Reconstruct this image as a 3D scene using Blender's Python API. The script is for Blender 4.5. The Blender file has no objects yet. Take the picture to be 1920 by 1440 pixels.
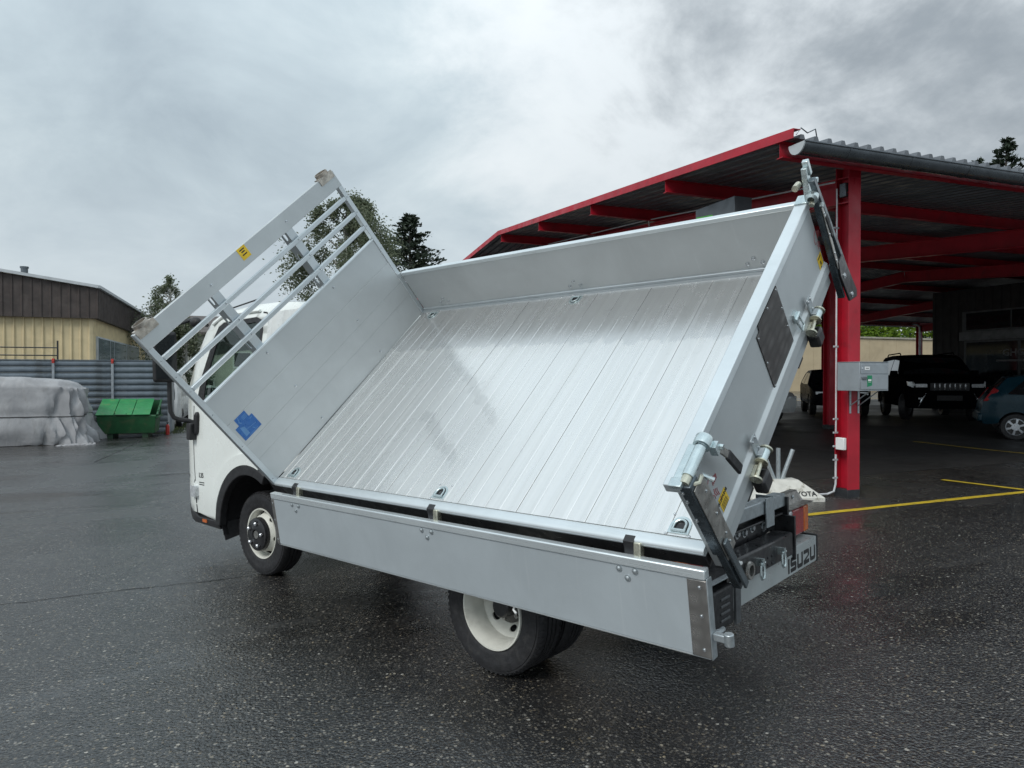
import bpy, bmesh, math, random
from math import radians as rad, sin, cos, pi, tan, tanh, sqrt
from mathutils import Matrix, Vector, noise
from mathutils.geometry import delaunay_2d_cdt

# ------------------------------------------------------------------ camera, sky, sun, exposure
sc = bpy.context.scene
COL = sc.collection
V = Vector
CAM_Z = 1.6616
HEAD = rad(69.5)                       # compass heading of the lens in yard axes (x along the carport eave, y into it)
FWD = V((cos(HEAD), sin(HEAD), 0)); RGT = V((sin(HEAD), -cos(HEAD), 0))
PITCH = -0.0099
cam_d = bpy.data.cameras.new('camera'); cam = bpy.data.objects.new('camera', cam_d); COL.objects.link(cam)
cam_d.sensor_width = 36; cam_d.lens = 36 * 1319.2 / 1920; cam_d.clip_start = 0.05; cam_d.clip_end = 2000
cam.location = (0, 0, CAM_Z)
cam.rotation_euler = (pi / 2 + PITCH, 0, HEAD - pi / 2)
sc.camera = cam

SUN_EL, SUN_AZ = rad(43), rad(212)      # direction towards the sun (azimuth in yard axes, counter-clockwise from x)
w = bpy.data.worlds.new('World'); sc.world = w; w.use_nodes = True
N, L = w.node_tree.nodes, w.node_tree.links
N.clear()
def wn(t, **k):
    n = N.new(t)
    for a, b in k.items(): setattr(n, a, b)
    return n
def wmath(op, a, b=None, c=None, clamp=False):
    n = N.new('ShaderNodeMath'); n.operation = op; n.use_clamp = clamp
    for i, x in enumerate((a, b, c)):
        if x is None: continue
        if hasattr(x, 'links') or hasattr(x, 'is_linked'): L.new(x, n.inputs[i])
        else: n.inputs[i].default_value = x
    return n.outputs[0]
def wmix(fac, a, b):
    n = N.new('ShaderNodeMix'); n.data_type = 'RGBA'
    for i, x in ((0, fac), (6, a), (7, b)):
        if hasattr(x, 'is_linked'): L.new(x, n.inputs[i])
        else: n.inputs[i].default_value = x
    return n.outputs[2]
out = wn('ShaderNodeOutputWorld'); bg = wn('ShaderNodeBackground')
bg.inputs[1].default_value = 0.1
L.new(bg.outputs[0], out.inputs[0])
sky = wn('ShaderNodeTexSky', sky_type='NISHITA', sun_disc=False, sun_elevation=SUN_EL, sun_rotation=rad(90) - SUN_AZ, air_density=1.0, dust_density=2.0)
tc = wn('ShaderNodeTexCoord'); sep = wn('ShaderNodeSeparateXYZ'); L.new(tc.outputs['Generated'], sep.inputs[0])
den = wmath('ADD', wmath('MAXIMUM', sep.outputs[2], 0.0), 0.42)
px = wmath('DIVIDE', sep.outputs[0], den); py = wmath('DIVIDE', sep.outputs[1], den)
comb = wn('ShaderNodeCombineXYZ'); L.new(px, comb.inputs[0]); L.new(py, comb.inputs[1])
n1 = wn('ShaderNodeTexNoise'); n1.inputs['Scale'].default_value = 1.15; n1.inputs['Detail'].default_value = 8; n1.inputs['Roughness'].default_value = 0.55; n1.inputs['Distortion'].default_value = 0.25
mp1 = wn('ShaderNodeMapping'); mp1.inputs['Location'].default_value = (3.7, 1.9, 0); L.new(comb.outputs[0], mp1.inputs[0]); L.new(mp1.outputs[0], n1.inputs[0])
n2 = wn('ShaderNodeTexNoise'); n2.inputs['Scale'].default_value = 3.2; n2.inputs['Detail'].default_value = 10; n2.inputs['Roughness'].default_value = 0.6; n2.inputs['Distortion'].default_value = 0.35
mp2 = wn('ShaderNodeMapping'); mp2.inputs['Location'].default_value = (11.3, 4.2, 0); L.new(comb.outputs[0], mp2.inputs[0]); L.new(mp2.outputs[0], n2.inputs[0])
# a heavy dark bank of cloud high over the carport, its rim a torn bright edge
ddir = wn('ShaderNodeVectorMath', operation='DOT_PRODUCT'); L.new(tc.outputs['Generated'], ddir.inputs[0])
_dd = (FWD * 0.74 + RGT * 0.52 + V((0, 0, 0.52))).normalized(); ddir.inputs[1].default_value = _dd
bank = wmath('ADD', ddir.outputs['Value'], wmath('MULTIPLY_ADD', n2.outputs[0], 0.22, -0.11))
bank = wmath('ADD', bank, wmath('MULTIPLY_ADD', n1.outputs[0], 0.36, -0.18))
mr = wn('ShaderNodeMapRange', interpolation_type='SMOOTHSTEP'); L.new(bank, mr.inputs[0])
mr.inputs[1].default_value = 0.895; mr.inputs[2].default_value = 0.985
edge = wn('ShaderNodeMapRange', interpolation_type='SMOOTHSTEP'); L.new(bank, edge.inputs[0])
edge.inputs[1].default_value = 0.78; edge.inputs[2].default_value = 0.895
tot = wmath('ADD', wmath('MULTIPLY', n1.outputs[0], 0.62), wmath('MULTIPLY', n2.outputs[0], 0.38))
ramp = wn('ShaderNodeValToRGB'); L.new(tot, ramp.inputs[0])
e = ramp.color_ramp.elements
e[0].position = 0.34; e[0].color = (0.32, 0.385, 0.435, 1)
e[1].position = 0.68; e[1].color = (0.67, 0.75, 0.775, 1)
m_ = ramp.color_ramp.elements.new(0.49); m_.color = (0.455, 0.535, 0.58, 1)
c1 = wmix(wmath('MULTIPLY', edge.outputs[0], 0.6), ramp.outputs[0], (0.80, 0.83, 0.845, 1))
dk = wmix(n2.outputs[0], (0.13, 0.152, 0.175, 1), (0.33, 0.375, 0.41, 1))
c2 = wmix(wmath('MULTIPLY', mr.outputs[0], 0.95), c1, dk)
hz = wn('ShaderNodeMapRange', interpolation_type='SMOOTHSTEP'); L.new(sep.outputs[2], hz.inputs[0]); hz.inputs[1].default_value = 0.30; hz.inputs[2].default_value = 0.02
c3 = wmix(wmath('MULTIPLY', hz.outputs[0], 0.6), c2, (0.74, 0.82, 0.88, 1))
sc10 = wn('ShaderNodeVectorMath', operation='SCALE'); L.new(c3, sc10.inputs[0]); sc10.inputs['Scale'].default_value = 10.6
gain = wmath('MULTIPLY_ADD', wmath('MAXIMUM', sep.outputs[2], 0.0), 1.06, 0.67)      # an overcast dome is brightest overhead
L.new(wmath('MULTIPLY', gain, 10.6), sc10.inputs['Scale'])
addv = wmix(0.06, sc10.outputs[0], sky.outputs[0])
L.new(addv, bg.inputs[0])

sun_d = bpy.data.lights.new('sun', 'SUN'); sun_d.energy = 1.5; sun_d.angle = rad(22); sun_d.color = (1.0, 0.97, 0.93)
sun = bpy.data.objects.new('sun', sun_d); COL.objects.link(sun)
sd = V((cos(SUN_EL) * cos(SUN_AZ), cos(SUN_EL) * sin(SUN_AZ), sin(SUN_EL)))
sun.rotation_euler = sd.to_track_quat('Z', 'Y').to_euler(); sun.location = sd * 50
sc.view_settings.view_transform = 'Standard'; sc.view_settings.look = 'None'; sc.view_settings.gamma = 1
sc.view_settings.exposure = 0.22
sc.cycles.max_bounces = 8; sc.cycles.diffuse_bounces = 2; sc.cycles.glossy_bounces = 4; sc.cycles.transmission_bounces = 6; sc.cycles.transparent_max_bounces = 12
sc.cycles.use_denoising = True

R0 = random.Random(7)

# ------------------------------------------------------------------ materials
MATS = {}
class NT:
    def __init__(s, name):
        s.m = bpy.data.materials.new(name); s.m.use_nodes = True
        s.N, s.L = s.m.node_tree.nodes, s.m.node_tree.links
        s.b = s.N['Principled BSDF']; s.out = s.N['Material Output']
        s._tc = None
    def new(s, t, **k):
        n = s.N.new(t)
        for a, b in k.items(): setattr(n, a, b)
        return n
    def put(s, x, sock):
        if hasattr(x, 'is_linked'): s.L.new(x, sock)
        else: sock.default_value = x
    def coord(s, which='Object', scale=None, rot=None, loc=None):
        if s._tc is None: s._tc = s.new('ShaderNodeTexCoord')
        o = s._tc.outputs[which]
        if scale is None and rot is None and loc is None: return o
        mp = s.new('ShaderNodeMapping'); s.L.new(o, mp.inputs[0])
        if scale is not None: mp.inputs['Scale'].default_value = scale
        if rot is not None: mp.inputs['Rotation'].default_value = rot
        if loc is not None: mp.inputs['Location'].default_value = loc
        return mp.outputs[0]
    def remap(s, vec, scale=(1, 1, 1), loc=(0, 0, 0)):
        mp = s.new('ShaderNodeMapping'); s.L.new(vec, mp.inputs[0]); mp.inputs['Scale'].default_value = scale; mp.inputs['Location'].default_value = loc
        return mp.outputs[0]
    def noise(s, vec, scale, detail=4, rough=0.55, dist=0.0):
        n = s.new('ShaderNodeTexNoise'); s.L.new(vec, n.inputs[0])
        n.inputs['Scale'].default_value = scale; n.inputs['Detail'].default_value = detail; n.inputs['Roughness'].default_value = rough; n.inputs['Distortion'].default_value = dist
        return n.outputs[0]
    def vor(s, vec, scale, feature='F1', rnd=1.0):
        n = s.new('ShaderNodeTexVoronoi', feature=feature); s.L.new(vec, n.inputs['Vector']); n.inputs['Scale'].default_value = scale; n.inputs['Randomness'].default_value = rnd
        return n
    def math(s, op, a, b=None, c=None, clamp=False):
        n = s.new('ShaderNodeMath', operation=op, use_clamp=clamp)
        for i, x in enumerate((a, b, c)):
            if x is not None: s.put(x, n.inputs[i])
        return n.outputs[0]
    def rng(s, x, a, b, c=0.0, d=1.0, smooth=True):
        n = s.new('ShaderNodeMapRange', interpolation_type='SMOOTHSTEP' if smooth else 'LINEAR')
        s.put(x, n.inputs[0])
        for i, v in enumerate((a, b, c, d)): n.inputs[i + 1].default_value = v
        return n.outputs[0]
    def mix(s, f, a, b):
        n = s.new('ShaderNodeMix', data_type='RGBA')
        for i, x in ((0, f), (6, a), (7, b)):
            if isinstance(x, tuple) and len(x) == 3: x = (*x, 1)
            s.put(x, n.inputs[i])
        return n.outputs[2]
    def bump(s, h, strength=0.3, dist=0.01, prev=None):
        n = s.new('ShaderNodeBump'); n.inputs['Strength'].default_value = strength; n.inputs['Distance'].default_value = dist
        s.L.new(h, n.inputs['Height'])
        if prev is not None: s.L.new(prev, n.inputs['Normal'])
        s.L.new(n.outputs[0], s.b.inputs['Normal'])
        return n.outputs[0]
    def base(s, x):
        if isinstance(x, tuple) and len(x) == 3: x = (*x, 1)
        s.put(x, s.b.inputs['Base Color'])
    def set(s, **k):
        for a, v in k.items():
            s.put(v, s.b.inputs[a.replace('_', ' ')])
def reg(key, nt): MATS[key] = nt.m; return nt.m

def simple(key, col, rough=0.5, metal=0.0, var=0.15, vscale=6.0, bump=0.0, bscale=60, spec=0.5, coat=0.0, rvar=0.12, dirt=None, dscale=2.0):
    t = NT(key); c = t.coord()
    n = t.noise(c, vscale, 5)
    lo = tuple(max(0, x * (1 - var)) for x in col); hi = tuple(min(1, x * (1 + var)) for x in col)
    colr = t.mix(t.rng(n, 0.3, 0.7), lo, hi)
    if dirt:
        d = t.rng(t.noise(c, dscale, 7, 0.65, 0.6), 0.52, 0.72)
        colr = t.mix(t.math('MULTIPLY', d, dirt[1]), colr, dirt[0])
    t.base(colr)
    t.set(Roughness=t.rng(t.noise(c, vscale * 1.7, 3), 0.3, 0.7, max(0.02, rough - rvar), min(1, rough + rvar)), Metallic=metal, Specular_IOR_Level=spec, Coat_Weight=coat)
    if coat: t.set(Coat_Roughness=0.06)
    if bump: t.bump(t.noise(c, bscale, 4), bump, 0.005)
    return reg(key, t)

TH = 0.7324                                           # tip angle of the bed
simple('white_paint', (0.80, 0.83, 0.80), 0.28, 0, 0.03, 3, coat=0.5, rvar=0.04, dirt=((0.55, 0.55, 0.52), 0.05), dscale=0.7)
simple('black_plastic', (0.018, 0.018, 0.02), 0.55, 0, 0.3, 20, 0.15, 300)
simple('black_steel', (0.014, 0.014, 0.016), 0.38, 0, 0.3, 12, 0.05, 90, coat=0.2, dirt=((0.10, 0.095, 0.085), 0.25), dscale=7)
simple('chassis_steel', (0.022, 0.022, 0.024), 0.5, 0, 0.3, 12, 0.1, 60, dirt=((0.09, 0.085, 0.075), 0.5), dscale=5)
simple('stake_steel', (0.085, 0.105, 0.12), 0.26, 0.7, 0.2, 15, 0.03, 50, dirt=((0.2, 0.21, 0.21), 0.3), dscale=9)
simple('fin_steel', (0.13, 0.155, 0.17), 0.3, 0.6, 0.15, 15, dirt=((0.06, 0.065, 0.07), 0.4), dscale=6)
simple('zinc', (0.60, 0.68, 0.69), 0.28, 0.85, 0.06, 25)
simple('zinc_yellow', (0.58, 0.565, 0.46), 0.3, 0.85, 0.12, 30)
simple('galvanised', (0.42, 0.46, 0.48), 0.42, 0.7, 0.10, 35, 0.02, 150)
simple('bolt_steel', (0.55, 0.58, 0.6), 0.28, 0.95, 0.15, 60)
simple('chrome', (0.85, 0.86, 0.88), 0.12, 1.0, 0.03, 10)
simple('steel_raw', (0.36, 0.35, 0.33), 0.36, 0.85, 0.3, 22, 0.05, 80, dirt=((0.16, 0.13, 0.10), 0.5), dscale=10)
simple('bracket_rusty', (0.46, 0.42, 0.37), 0.4, 0.7, 0.25, 30, 0.1, 80, dirt=((0.22, 0.15, 0.09), 0.6), dscale=14)
simple('rubber', (0.016, 0.016, 0.018), 0.6, 0, 0.3, 25, 0.25, 140, dirt=((0.06, 0.058, 0.055), 0.5), dscale=8)
simple('rim_white', (0.66, 0.66, 0.60), 0.4, 0, 0.08, 12, dirt=((0.25, 0.22, 0.17), 0.35), dscale=8)
simple('red_paint', (0.42, 0.010, 0.026), 0.42, 0, 0.12, 3, 0.05, 40, dirt=((0.15, 0.018, 0.024), 0.6), dscale=1.7)
simple('post_foot', (0.02, 0.022, 0.025), 0.55, 0, 0.3, 20, 0.1)
simple('roof_sheet', (0.15, 0.16, 0.175), 0.42, 0.4, 0.15, 2, dirt=((0.15, 0.15, 0.15), 0.4), dscale=0.8)
simple('gutter_metal', (0.13, 0.145, 0.16), 0.32, 0.7, 0.15, 5, dirt=((0.08, 0.085, 0.09), 0.5), dscale=2)
simple('conduit', (0.62, 0.64, 0.66), 0.4, 0.2, 0.1, 10)
simple('junction_grey', (0.42, 0.45, 0.47), 0.45, 0, 0.1, 10)
simple('mailbox_grey', (0.33, 0.36, 0.385), 0.42, 0.35, 0.06, 8, 0.03, 90)
simple('sign_grey', (0.13, 0.145, 0.16), 0.4, 0.2, 0.1, 5)
simple('leaf_green_print', (0.10, 0.55, 0.06), 0.45, 0, 0.1, 10)
simple('green_print', (0.01, 0.22, 0.10), 0.45, 0, 0.1, 10)
simple('white_print', (0.78, 0.79, 0.78), 0.5, 0, 0.04, 10)
simple('black_print', (0.012, 0.012, 0.013), 0.45, 0, 0.2, 10)
simple('red_print', (0.40, 0.05, 0.06), 0.5, 0, 0.2, 60)
simple('blue_print', (0.008, 0.12, 0.40), 0.35, 0, 0.06, 20, coat=0.3)
simple('pale_blue_print', (0.10, 0.26, 0.52), 0.4, 0, 0.1, 30)
simple('yellow_print', (0.78, 0.52, 0.02), 0.4, 0, 0.08, 30)
simple('dark_cladding', (0.028, 0.026, 0.026), 0.5, 0.1, 0.2, 3, dirt=((0.05, 0.045, 0.042), 0.4))
simple('brown_cladding', (0.052, 0.04, 0.036), 0.6, 0, 0.25, 2.5, 0.06, 30, dirt=((0.10, 0.085, 0.075), 0.35), dscale=1.2)
simple('yellow_cladding', (0.60, 0.495, 0.30), 0.6, 0, 0.08, 2, 0.04, 30, dirt=((0.36, 0.28, 0.16), 0.35), dscale=0.9)
simple('trim_pale', (0.50, 0.53, 0.55), 0.5, 0.1, 0.1, 3)
simple('beige_wall', (0.50, 0.40, 0.26), 0.75, 0, 0.06, 1.0, 0.05, 20, dirt=((0.32, 0.25, 0.17), 0.4), dscale=0.5)
simple('house_wall', (0.62, 0.63, 0.57), 0.8, 0, 0.05, 1.0, 0.05, 20)
simple('roof_tile', (0.10, 0.085, 0.08), 0.7, 0, 0.2, 3, 0.2, 30)
simple('fence_metal', (0.16, 0.19, 0.22), 0.42, 0.45, 0.14, 3, 0.03, 30, dirt=((0.08, 0.09, 0.095), 0.65), dscale=1.3)
simple('fence_post', (0.34, 0.37, 0.40), 0.45, 0.5, 0.12, 6)
simple('clamp_red', (0.45, 0.04, 0.03), 0.5, 0, 0.15, 20)
simple('skip_green', (0.012, 0.085, 0.028), 0.5, 0, 0.15, 5, 0.08, 30, dirt=((0.10, 0.10, 0.05), 0.6), dscale=3)
simple('skip_lid', (0.015, 0.20, 0.055), 0.42, 0, 0.12, 4, 0.06, 30, dirt=((0.16, 0.16, 0.06), 0.5), dscale=4)
simple('skip_dark', (0.025, 0.06, 0.03), 0.6, 0, 0.3, 5, 0.1, 30)
simple('rope', (0.05, 0.05, 0.05), 0.8, 0, 0.2, 30)
simple('line_yellow', (0.50, 0.35, 0.02), 0.6, 0, 0.15, 8, 0.15, 120, dirt=((0.09, 0.07, 0.03), 0.8), dscale=9)
simple('crack', (0.006, 0.006, 0.007), 0.7, 0, 0.3, 20)
simple('concrete_white', (0.60, 0.59, 0.54), 0.75, 0, 0.08, 12, 0.25, 60, dirt=((0.12, 0.10, 0.05), 0.9), dscale=7)
simple('car_black', (0.004, 0.004, 0.005), 0.22, 0, 0.1, 3, coat=0.0, rvar=0.04, spec=0.02)
simple('car_blue', (0.004, 0.030, 0.046), 0.3, 0.1, 0.08, 3, coat=0.15, rvar=0.04, spec=0.25)
simple('car_white', (0.72, 0.74, 0.74), 0.25, 0, 0.03, 3, coat=0.6, rvar=0.04)
simple('car_grey', (0.012, 0.013, 0.016), 0.25, 0.1, 0.08, 3, coat=0.0, rvar=0.04, spec=0.03)
simple('dark_glass', (0.012, 0.014, 0.016), 0.05, 0, 0.1, 3, rvar=0.02)
simple('window_blue', (0.12, 0.16, 0.18), 0.12, 0, 0.25, 0.8, rvar=0.05)
simple('wheel_silver', (0.52, 0.54, 0.57), 0.35, 0.7, 0.08, 10)
simple('lamp_clear', (0.60, 0.62, 0.64), 0.12, 0.4, 0.25, 30)
simple('lens_red', (0.33, 0.012, 0.016), 0.15, 0, 0.15, 40, 0.2, 250, coat=0.6)
simple('lens_amber', (0.62, 0.13, 0.01), 0.15, 0, 0.15, 40, 0.2, 250, coat=0.6)
simple('bark', (0.07, 0.06, 0.05), 0.85, 0, 0.3, 8, 0.4, 20)
simple('bark_birch', (0.42, 0.41, 0.38), 0.8, 0, 0.1, 8, 0.2, 20, dirt=((0.04, 0.04, 0.035), 0.9), dscale=5)
simple('seat_cloth', (0.035, 0.037, 0.04), 0.8, 0, 0.2, 20)
simple('interior_grey', (0.10, 0.105, 0.11), 0.7, 0, 0.15, 20)
simple('hydraulic_grey', (0.09, 0.095, 0.10), 0.4, 0.2, 0.15, 20)
simple('poly_wrap', (0.66, 0.68, 0.67), 0.3, 0, 0.06, 5, 0.5, 7, coat=0.2)

for _k, _i in (('car_black', 1.02), ('car_grey', 1.08)): MATS[_k].node_tree.nodes['Principled BSDF'].inputs['IOR'].default_value = _i
def leaf_mat(key, c0, c1, tr=0.35):
    t = NT(key); g = t.new('ShaderNodeNewGeometry')
    t.base(t.mix(g.outputs['Random Per Island'], c0, c1)); t.set(Roughness=0.55, Specular_IOR_Level=0.3)
    tl = t.new('ShaderNodeBsdfTranslucent'); t.L.new(t.mix(g.outputs['Random Per Island'], tuple(x * 1.2 for x in c0), tuple(x * 1.3 for x in c1)), tl.inputs[0])
    mx = t.new('ShaderNodeMixShader'); mx.inputs[0].default_value = tr
    t.L.new(t.b.outputs[0], mx.inputs[1]); t.L.new(tl.outputs[0], mx.inputs[2]); t.L.new(mx.outputs[0], t.out.inputs[0])
    return reg(key, t)
leaf_mat('leaf_birch', (0.09, 0.115, 0.07), (0.19, 0.21, 0.14), 0.5)
leaf_mat('leaf_pine', (0.012, 0.022, 0.014), (0.035, 0.05, 0.03), 0.1)
leaf_mat('leaf_bright', (0.06, 0.12, 0.012), (0.20, 0.30, 0.03))
leaf_mat('leaf_weed', (0.05, 0.07, 0.03), (0.10, 0.12, 0.05))

def panel_mat(key, col=(0.52, 0.55, 0.56), rough=0.42, metal=0.45, tilt=TH, streak=True):
    """anodised side-board aluminium with fine rolling lines, faint dried runs and smears"""
    t = NT(key); c = t.coord(rot=(tilt, 0, 0))
    fine = t.noise(t.remap(c, (2, 130, 130)), 3.0, 3)
    big = t.noise(c, 2.2, 6, 0.6, 0.4)
    runs = t.noise(t.remap(c, (26, 1.2, 1.2)), 1.6, 4, 0.6)
    colr = t.mix(t.rng(big, 0.3, 0.75), tuple(x * 0.92 for x in col), tuple(min(1, x * 1.05) for x in col))
    colr = t.mix(t.math('MULTIPLY', t.rng(runs, 0.60, 0.74), 0.12), colr, (0.72, 0.74, 0.75))
    smear = t.rng(t.noise(c, 5.0, 7, 0.7, 1.2), 0.60, 0.80)
    colr = t.mix(t.math('MULTIPLY', smear, 0.25), colr, tuple(x * 0.72 for x in col))
    t.base(colr)
    r = t.math('ADD', t.rng(fine, 0.3, 0.7, rough - 0.06, rough + 0.06), t.math('MULTIPLY', smear, 0.10))
    t.set(Roughness=r, Metallic=metal)
    t.bump(fine, 0.03, 0.002)
    return reg(key, t)
panel_mat('aluminium_panel'); panel_mat('aluminium_cap', (0.70, 0.75, 0.77), 0.34, 0.6)
panel_mat('aluminium_drop', tilt=0.135, col=(0.47, 0.52, 0.55), metal=0.3); panel_mat('aluminium_drop_cap', (0.70, 0.75, 0.77), 0.32, 0.6, tilt=0.135)
panel_mat('aluminium_tube', (0.60, 0.64, 0.66), 0.34, 0.85)

def floor_mat():
    """bed planks: brushed aluminium worn by loads, with wet runs, drips and dusty dried patches"""
    t = NT('aluminium_floor'); c = t.coord(rot=(TH, 0, 0), loc=(0, 0, 0))
    sp = t.new('ShaderNodeSeparateXYZ'); t.L.new(c, sp.inputs[0]); X, Y = sp.outputs[0], sp.outputs[1]
    Y = t.math('ADD', Y, -(1.3927 * cos(TH) - 0.9457 * sin(TH)))        # 0 at the hinge edge, negative towards the far wall
    brush = t.noise(t.remap(c, (150, 3.0, 3)), 1.2, 4, 0.65)
    band = t.noise(t.remap(c, (16, 0.35, 0.35)), 1.6, 5, 0.6)
    cloud = t.noise(c, 1.7, 6, 0.6, 0.5)
    speck = t.noise(c, 55, 4, 0.7)
    colr = t.mix(t.rng(band, 0.25, 0.75), (0.79, 0.775, 0.745), (0.90, 0.885, 0.86))
    colr = t.mix(t.math('MULTIPLY', t.rng(brush, 0.3, 0.7), 0.4), colr, (0.86, 0.87, 0.88))
    jag = t.math('MULTIPLY_ADD', t.noise(t.remap(c, (9, 5, 5)), 1.0, 3), 0.16, -0.08)
    jag2 = t.math('MULTIPLY_ADD', t.noise(t.remap(c, (40, 1.5, 1.5)), 1.0, 2), 0.10, -0.05)
    # two drip fronts that ran slantwise over the planks
    def front(x0, y0, x1, y1, wd):
        sl = (y1 - y0) / (x1 - x0)
        dline = t.math('SUBTRACT', Y, t.math('MULTIPLY_ADD', X, sl, y0 - sl * x0))
        dline = t.math('ADD', dline, t.math('ADD', jag, jag2))
        bandm = t.rng(t.math('ABSOLUTE', dline), wd, wd * 0.55)
        lim = t.math('MULTIPLY', t.rng(X, min(x0, x1) - 0.05, min(x0, x1) + 0.03), t.rng(X, max(x0, x1) + 0.05, max(x0, x1) - 0.03))
        streaks = t.math('MULTIPLY', t.rng(band, 0.47, 0.56), t.math('MULTIPLY', t.rng(dline, -0.02, 0.03), t.rng(dline, 0.42, 0.2)))
        return t.math('MULTIPLY', t.math('MAXIMUM', bandm, t.math('MULTIPLY', streaks, 0.6)), lim)
    drips = t.math('MAXIMUM', front(-0.62, -1.46, -1.66, -0.68, 0.055), front(-1.0, -0.72, -1.56, -0.34, 0.06))
    # far wall's reflection painted into the planks as a darker, ragged-edged upper zone
    refl_line = t.math('ADD', t.math('ADD', Y, t.math('MULTIPLY', X, 0.02)), t.math('ADD', t.math('MULTIPLY', jag, 1.2), jag2))
    wall_refl = t.math('MULTIPLY', t.rng(refl_line, -1.40, -1.43), 0.55)
    smud = t.rng(t.noise(c, 3.4, 8, 0.72, 1.5), 0.60, 0.74)
    dust = t.math('MULTIPLY', t.rng(t.noise(c, 2.6, 5, 0.6), 0.58, 0.72), t.rng(speck, 0.48, 0.62))
    colr = t.mix(t.math('MULTIPLY', wall_refl, 0.55), colr, (0.44, 0.46, 0.48))
    colr = t.mix(t.math('MULTIPLY', drips, 0.28), colr, (0.50, 0.50, 0.49))
    colr = t.mix(t.math('MULTIPLY', smud, 0.30), colr, (0.42, 0.42, 0.42))
    colr = t.mix(t.math('MULTIPLY', dust, 0.55), colr, (0.86, 0.86, 0.84))
    t.base(colr)
    r = t.rng(band, 0.25, 0.75, 0.22, 0.29)
    r = t.math('ADD', r, t.math('MULTIPLY', t.rng(cloud, 0.35, 0.7), 0.06))
    r = t.math('ADD', r, t.math('MULTIPLY', dust, 0.15))
    r = t.math('SUBTRACT', r, t.math('MULTIPLY', wall_refl, 0.05))
    t.set(Roughness=r, Metallic=0.85)
    t.bump(brush, 0.012, 0.0015)
    return reg('aluminium_floor', t)
floor_mat()

def turned_mat(key, dia, dark):
    """engine-turned / checkered steel"""
    t = NT(key); c = t.coord(rot=(TH if dia else 0.135, 0, 0))
    v = t.vor(t.remap(c, (22, 9, 22) if dia else (14, 14, 14)), 1.0, 'F1', 0.35)
    n = t.noise(c, 14, 5)
    t.base(t.mix(t.rng(v.outputs['Distance'], 0.1, 0.6), tuple(x * 1.5 for x in dark), dark))
    t.set(Metallic=0.85, Roughness=t.rng(t.math('ADD', v.outputs['Distance'], t.math('MULTIPLY', n, 0.4)), 0.2, 0.9, 0.22, 0.45))
    t.bump(v.outputs['Distance'], 0.5 if dia else 0.12, 0.004)
    return reg(key, t)
turned_mat('tread_plate', True, (0.085, 0.08, 0.078)); turned_mat('turned_steel', False, (0.26, 0.25, 0.24))

def glass_mat(key, tint, refl=1.0):
    t = NT(key)
    tr = t.new('ShaderNodeBsdfTransparent'); tr.inputs[0].default_value = (*tint, 1)
    gl = t.new('ShaderNodeBsdfGlossy'); gl.inputs['Roughness'].default_value = 0.02; gl.inputs[0].default_value = (0.9, 0.95, 0.92, 1)
    fr = t.new('ShaderNodeFresnel'); fr.inputs[0].default_value = 1.5
    mx = t.new('ShaderNodeMixShader'); t.L.new(t.math('MULTIPLY', fr.outputs[0], refl, clamp=True), mx.inputs[0])
    t.L.new(tr.outputs[0], mx.inputs[1]); t.L.new(gl.outputs[0], mx.inputs[2]); t.L.new(mx.outputs[0], t.out.inputs[0])
    return reg(key, t)
glass_mat('cab_glass', (0.74, 0.85, 0.77), 1.1); glass_mat('clear_glass', (0.8, 0.85, 0.85))

def tarp_mat():
    t = NT('tarp'); c = t.coord()
    n = t.noise(c, 1.6, 6, 0.6, 0.6); f = t.noise(t.remap(c, (3.5, 3.5, 1.2)), 1.6, 5, 0.55, 1.2)
    colr = t.mix(t.rng(n, 0.3, 0.7), (0.27, 0.27, 0.28), (0.39, 0.39, 0.40))
    colr = t.mix(t.math('MULTIPLY', t.rng(t.noise(t.remap(c, (1, 1, 0.4)), 2.2, 7, 0.7), 0.5, 0.7), 0.55), colr, (0.22, 0.21, 0.20))
    t.base(colr); t.set(Roughness=0.5, Specular_IOR_Level=0.4)
    t.bump(f, 0.3, 0.05)
    return reg('tarp', t)
tarp_mat()

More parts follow.
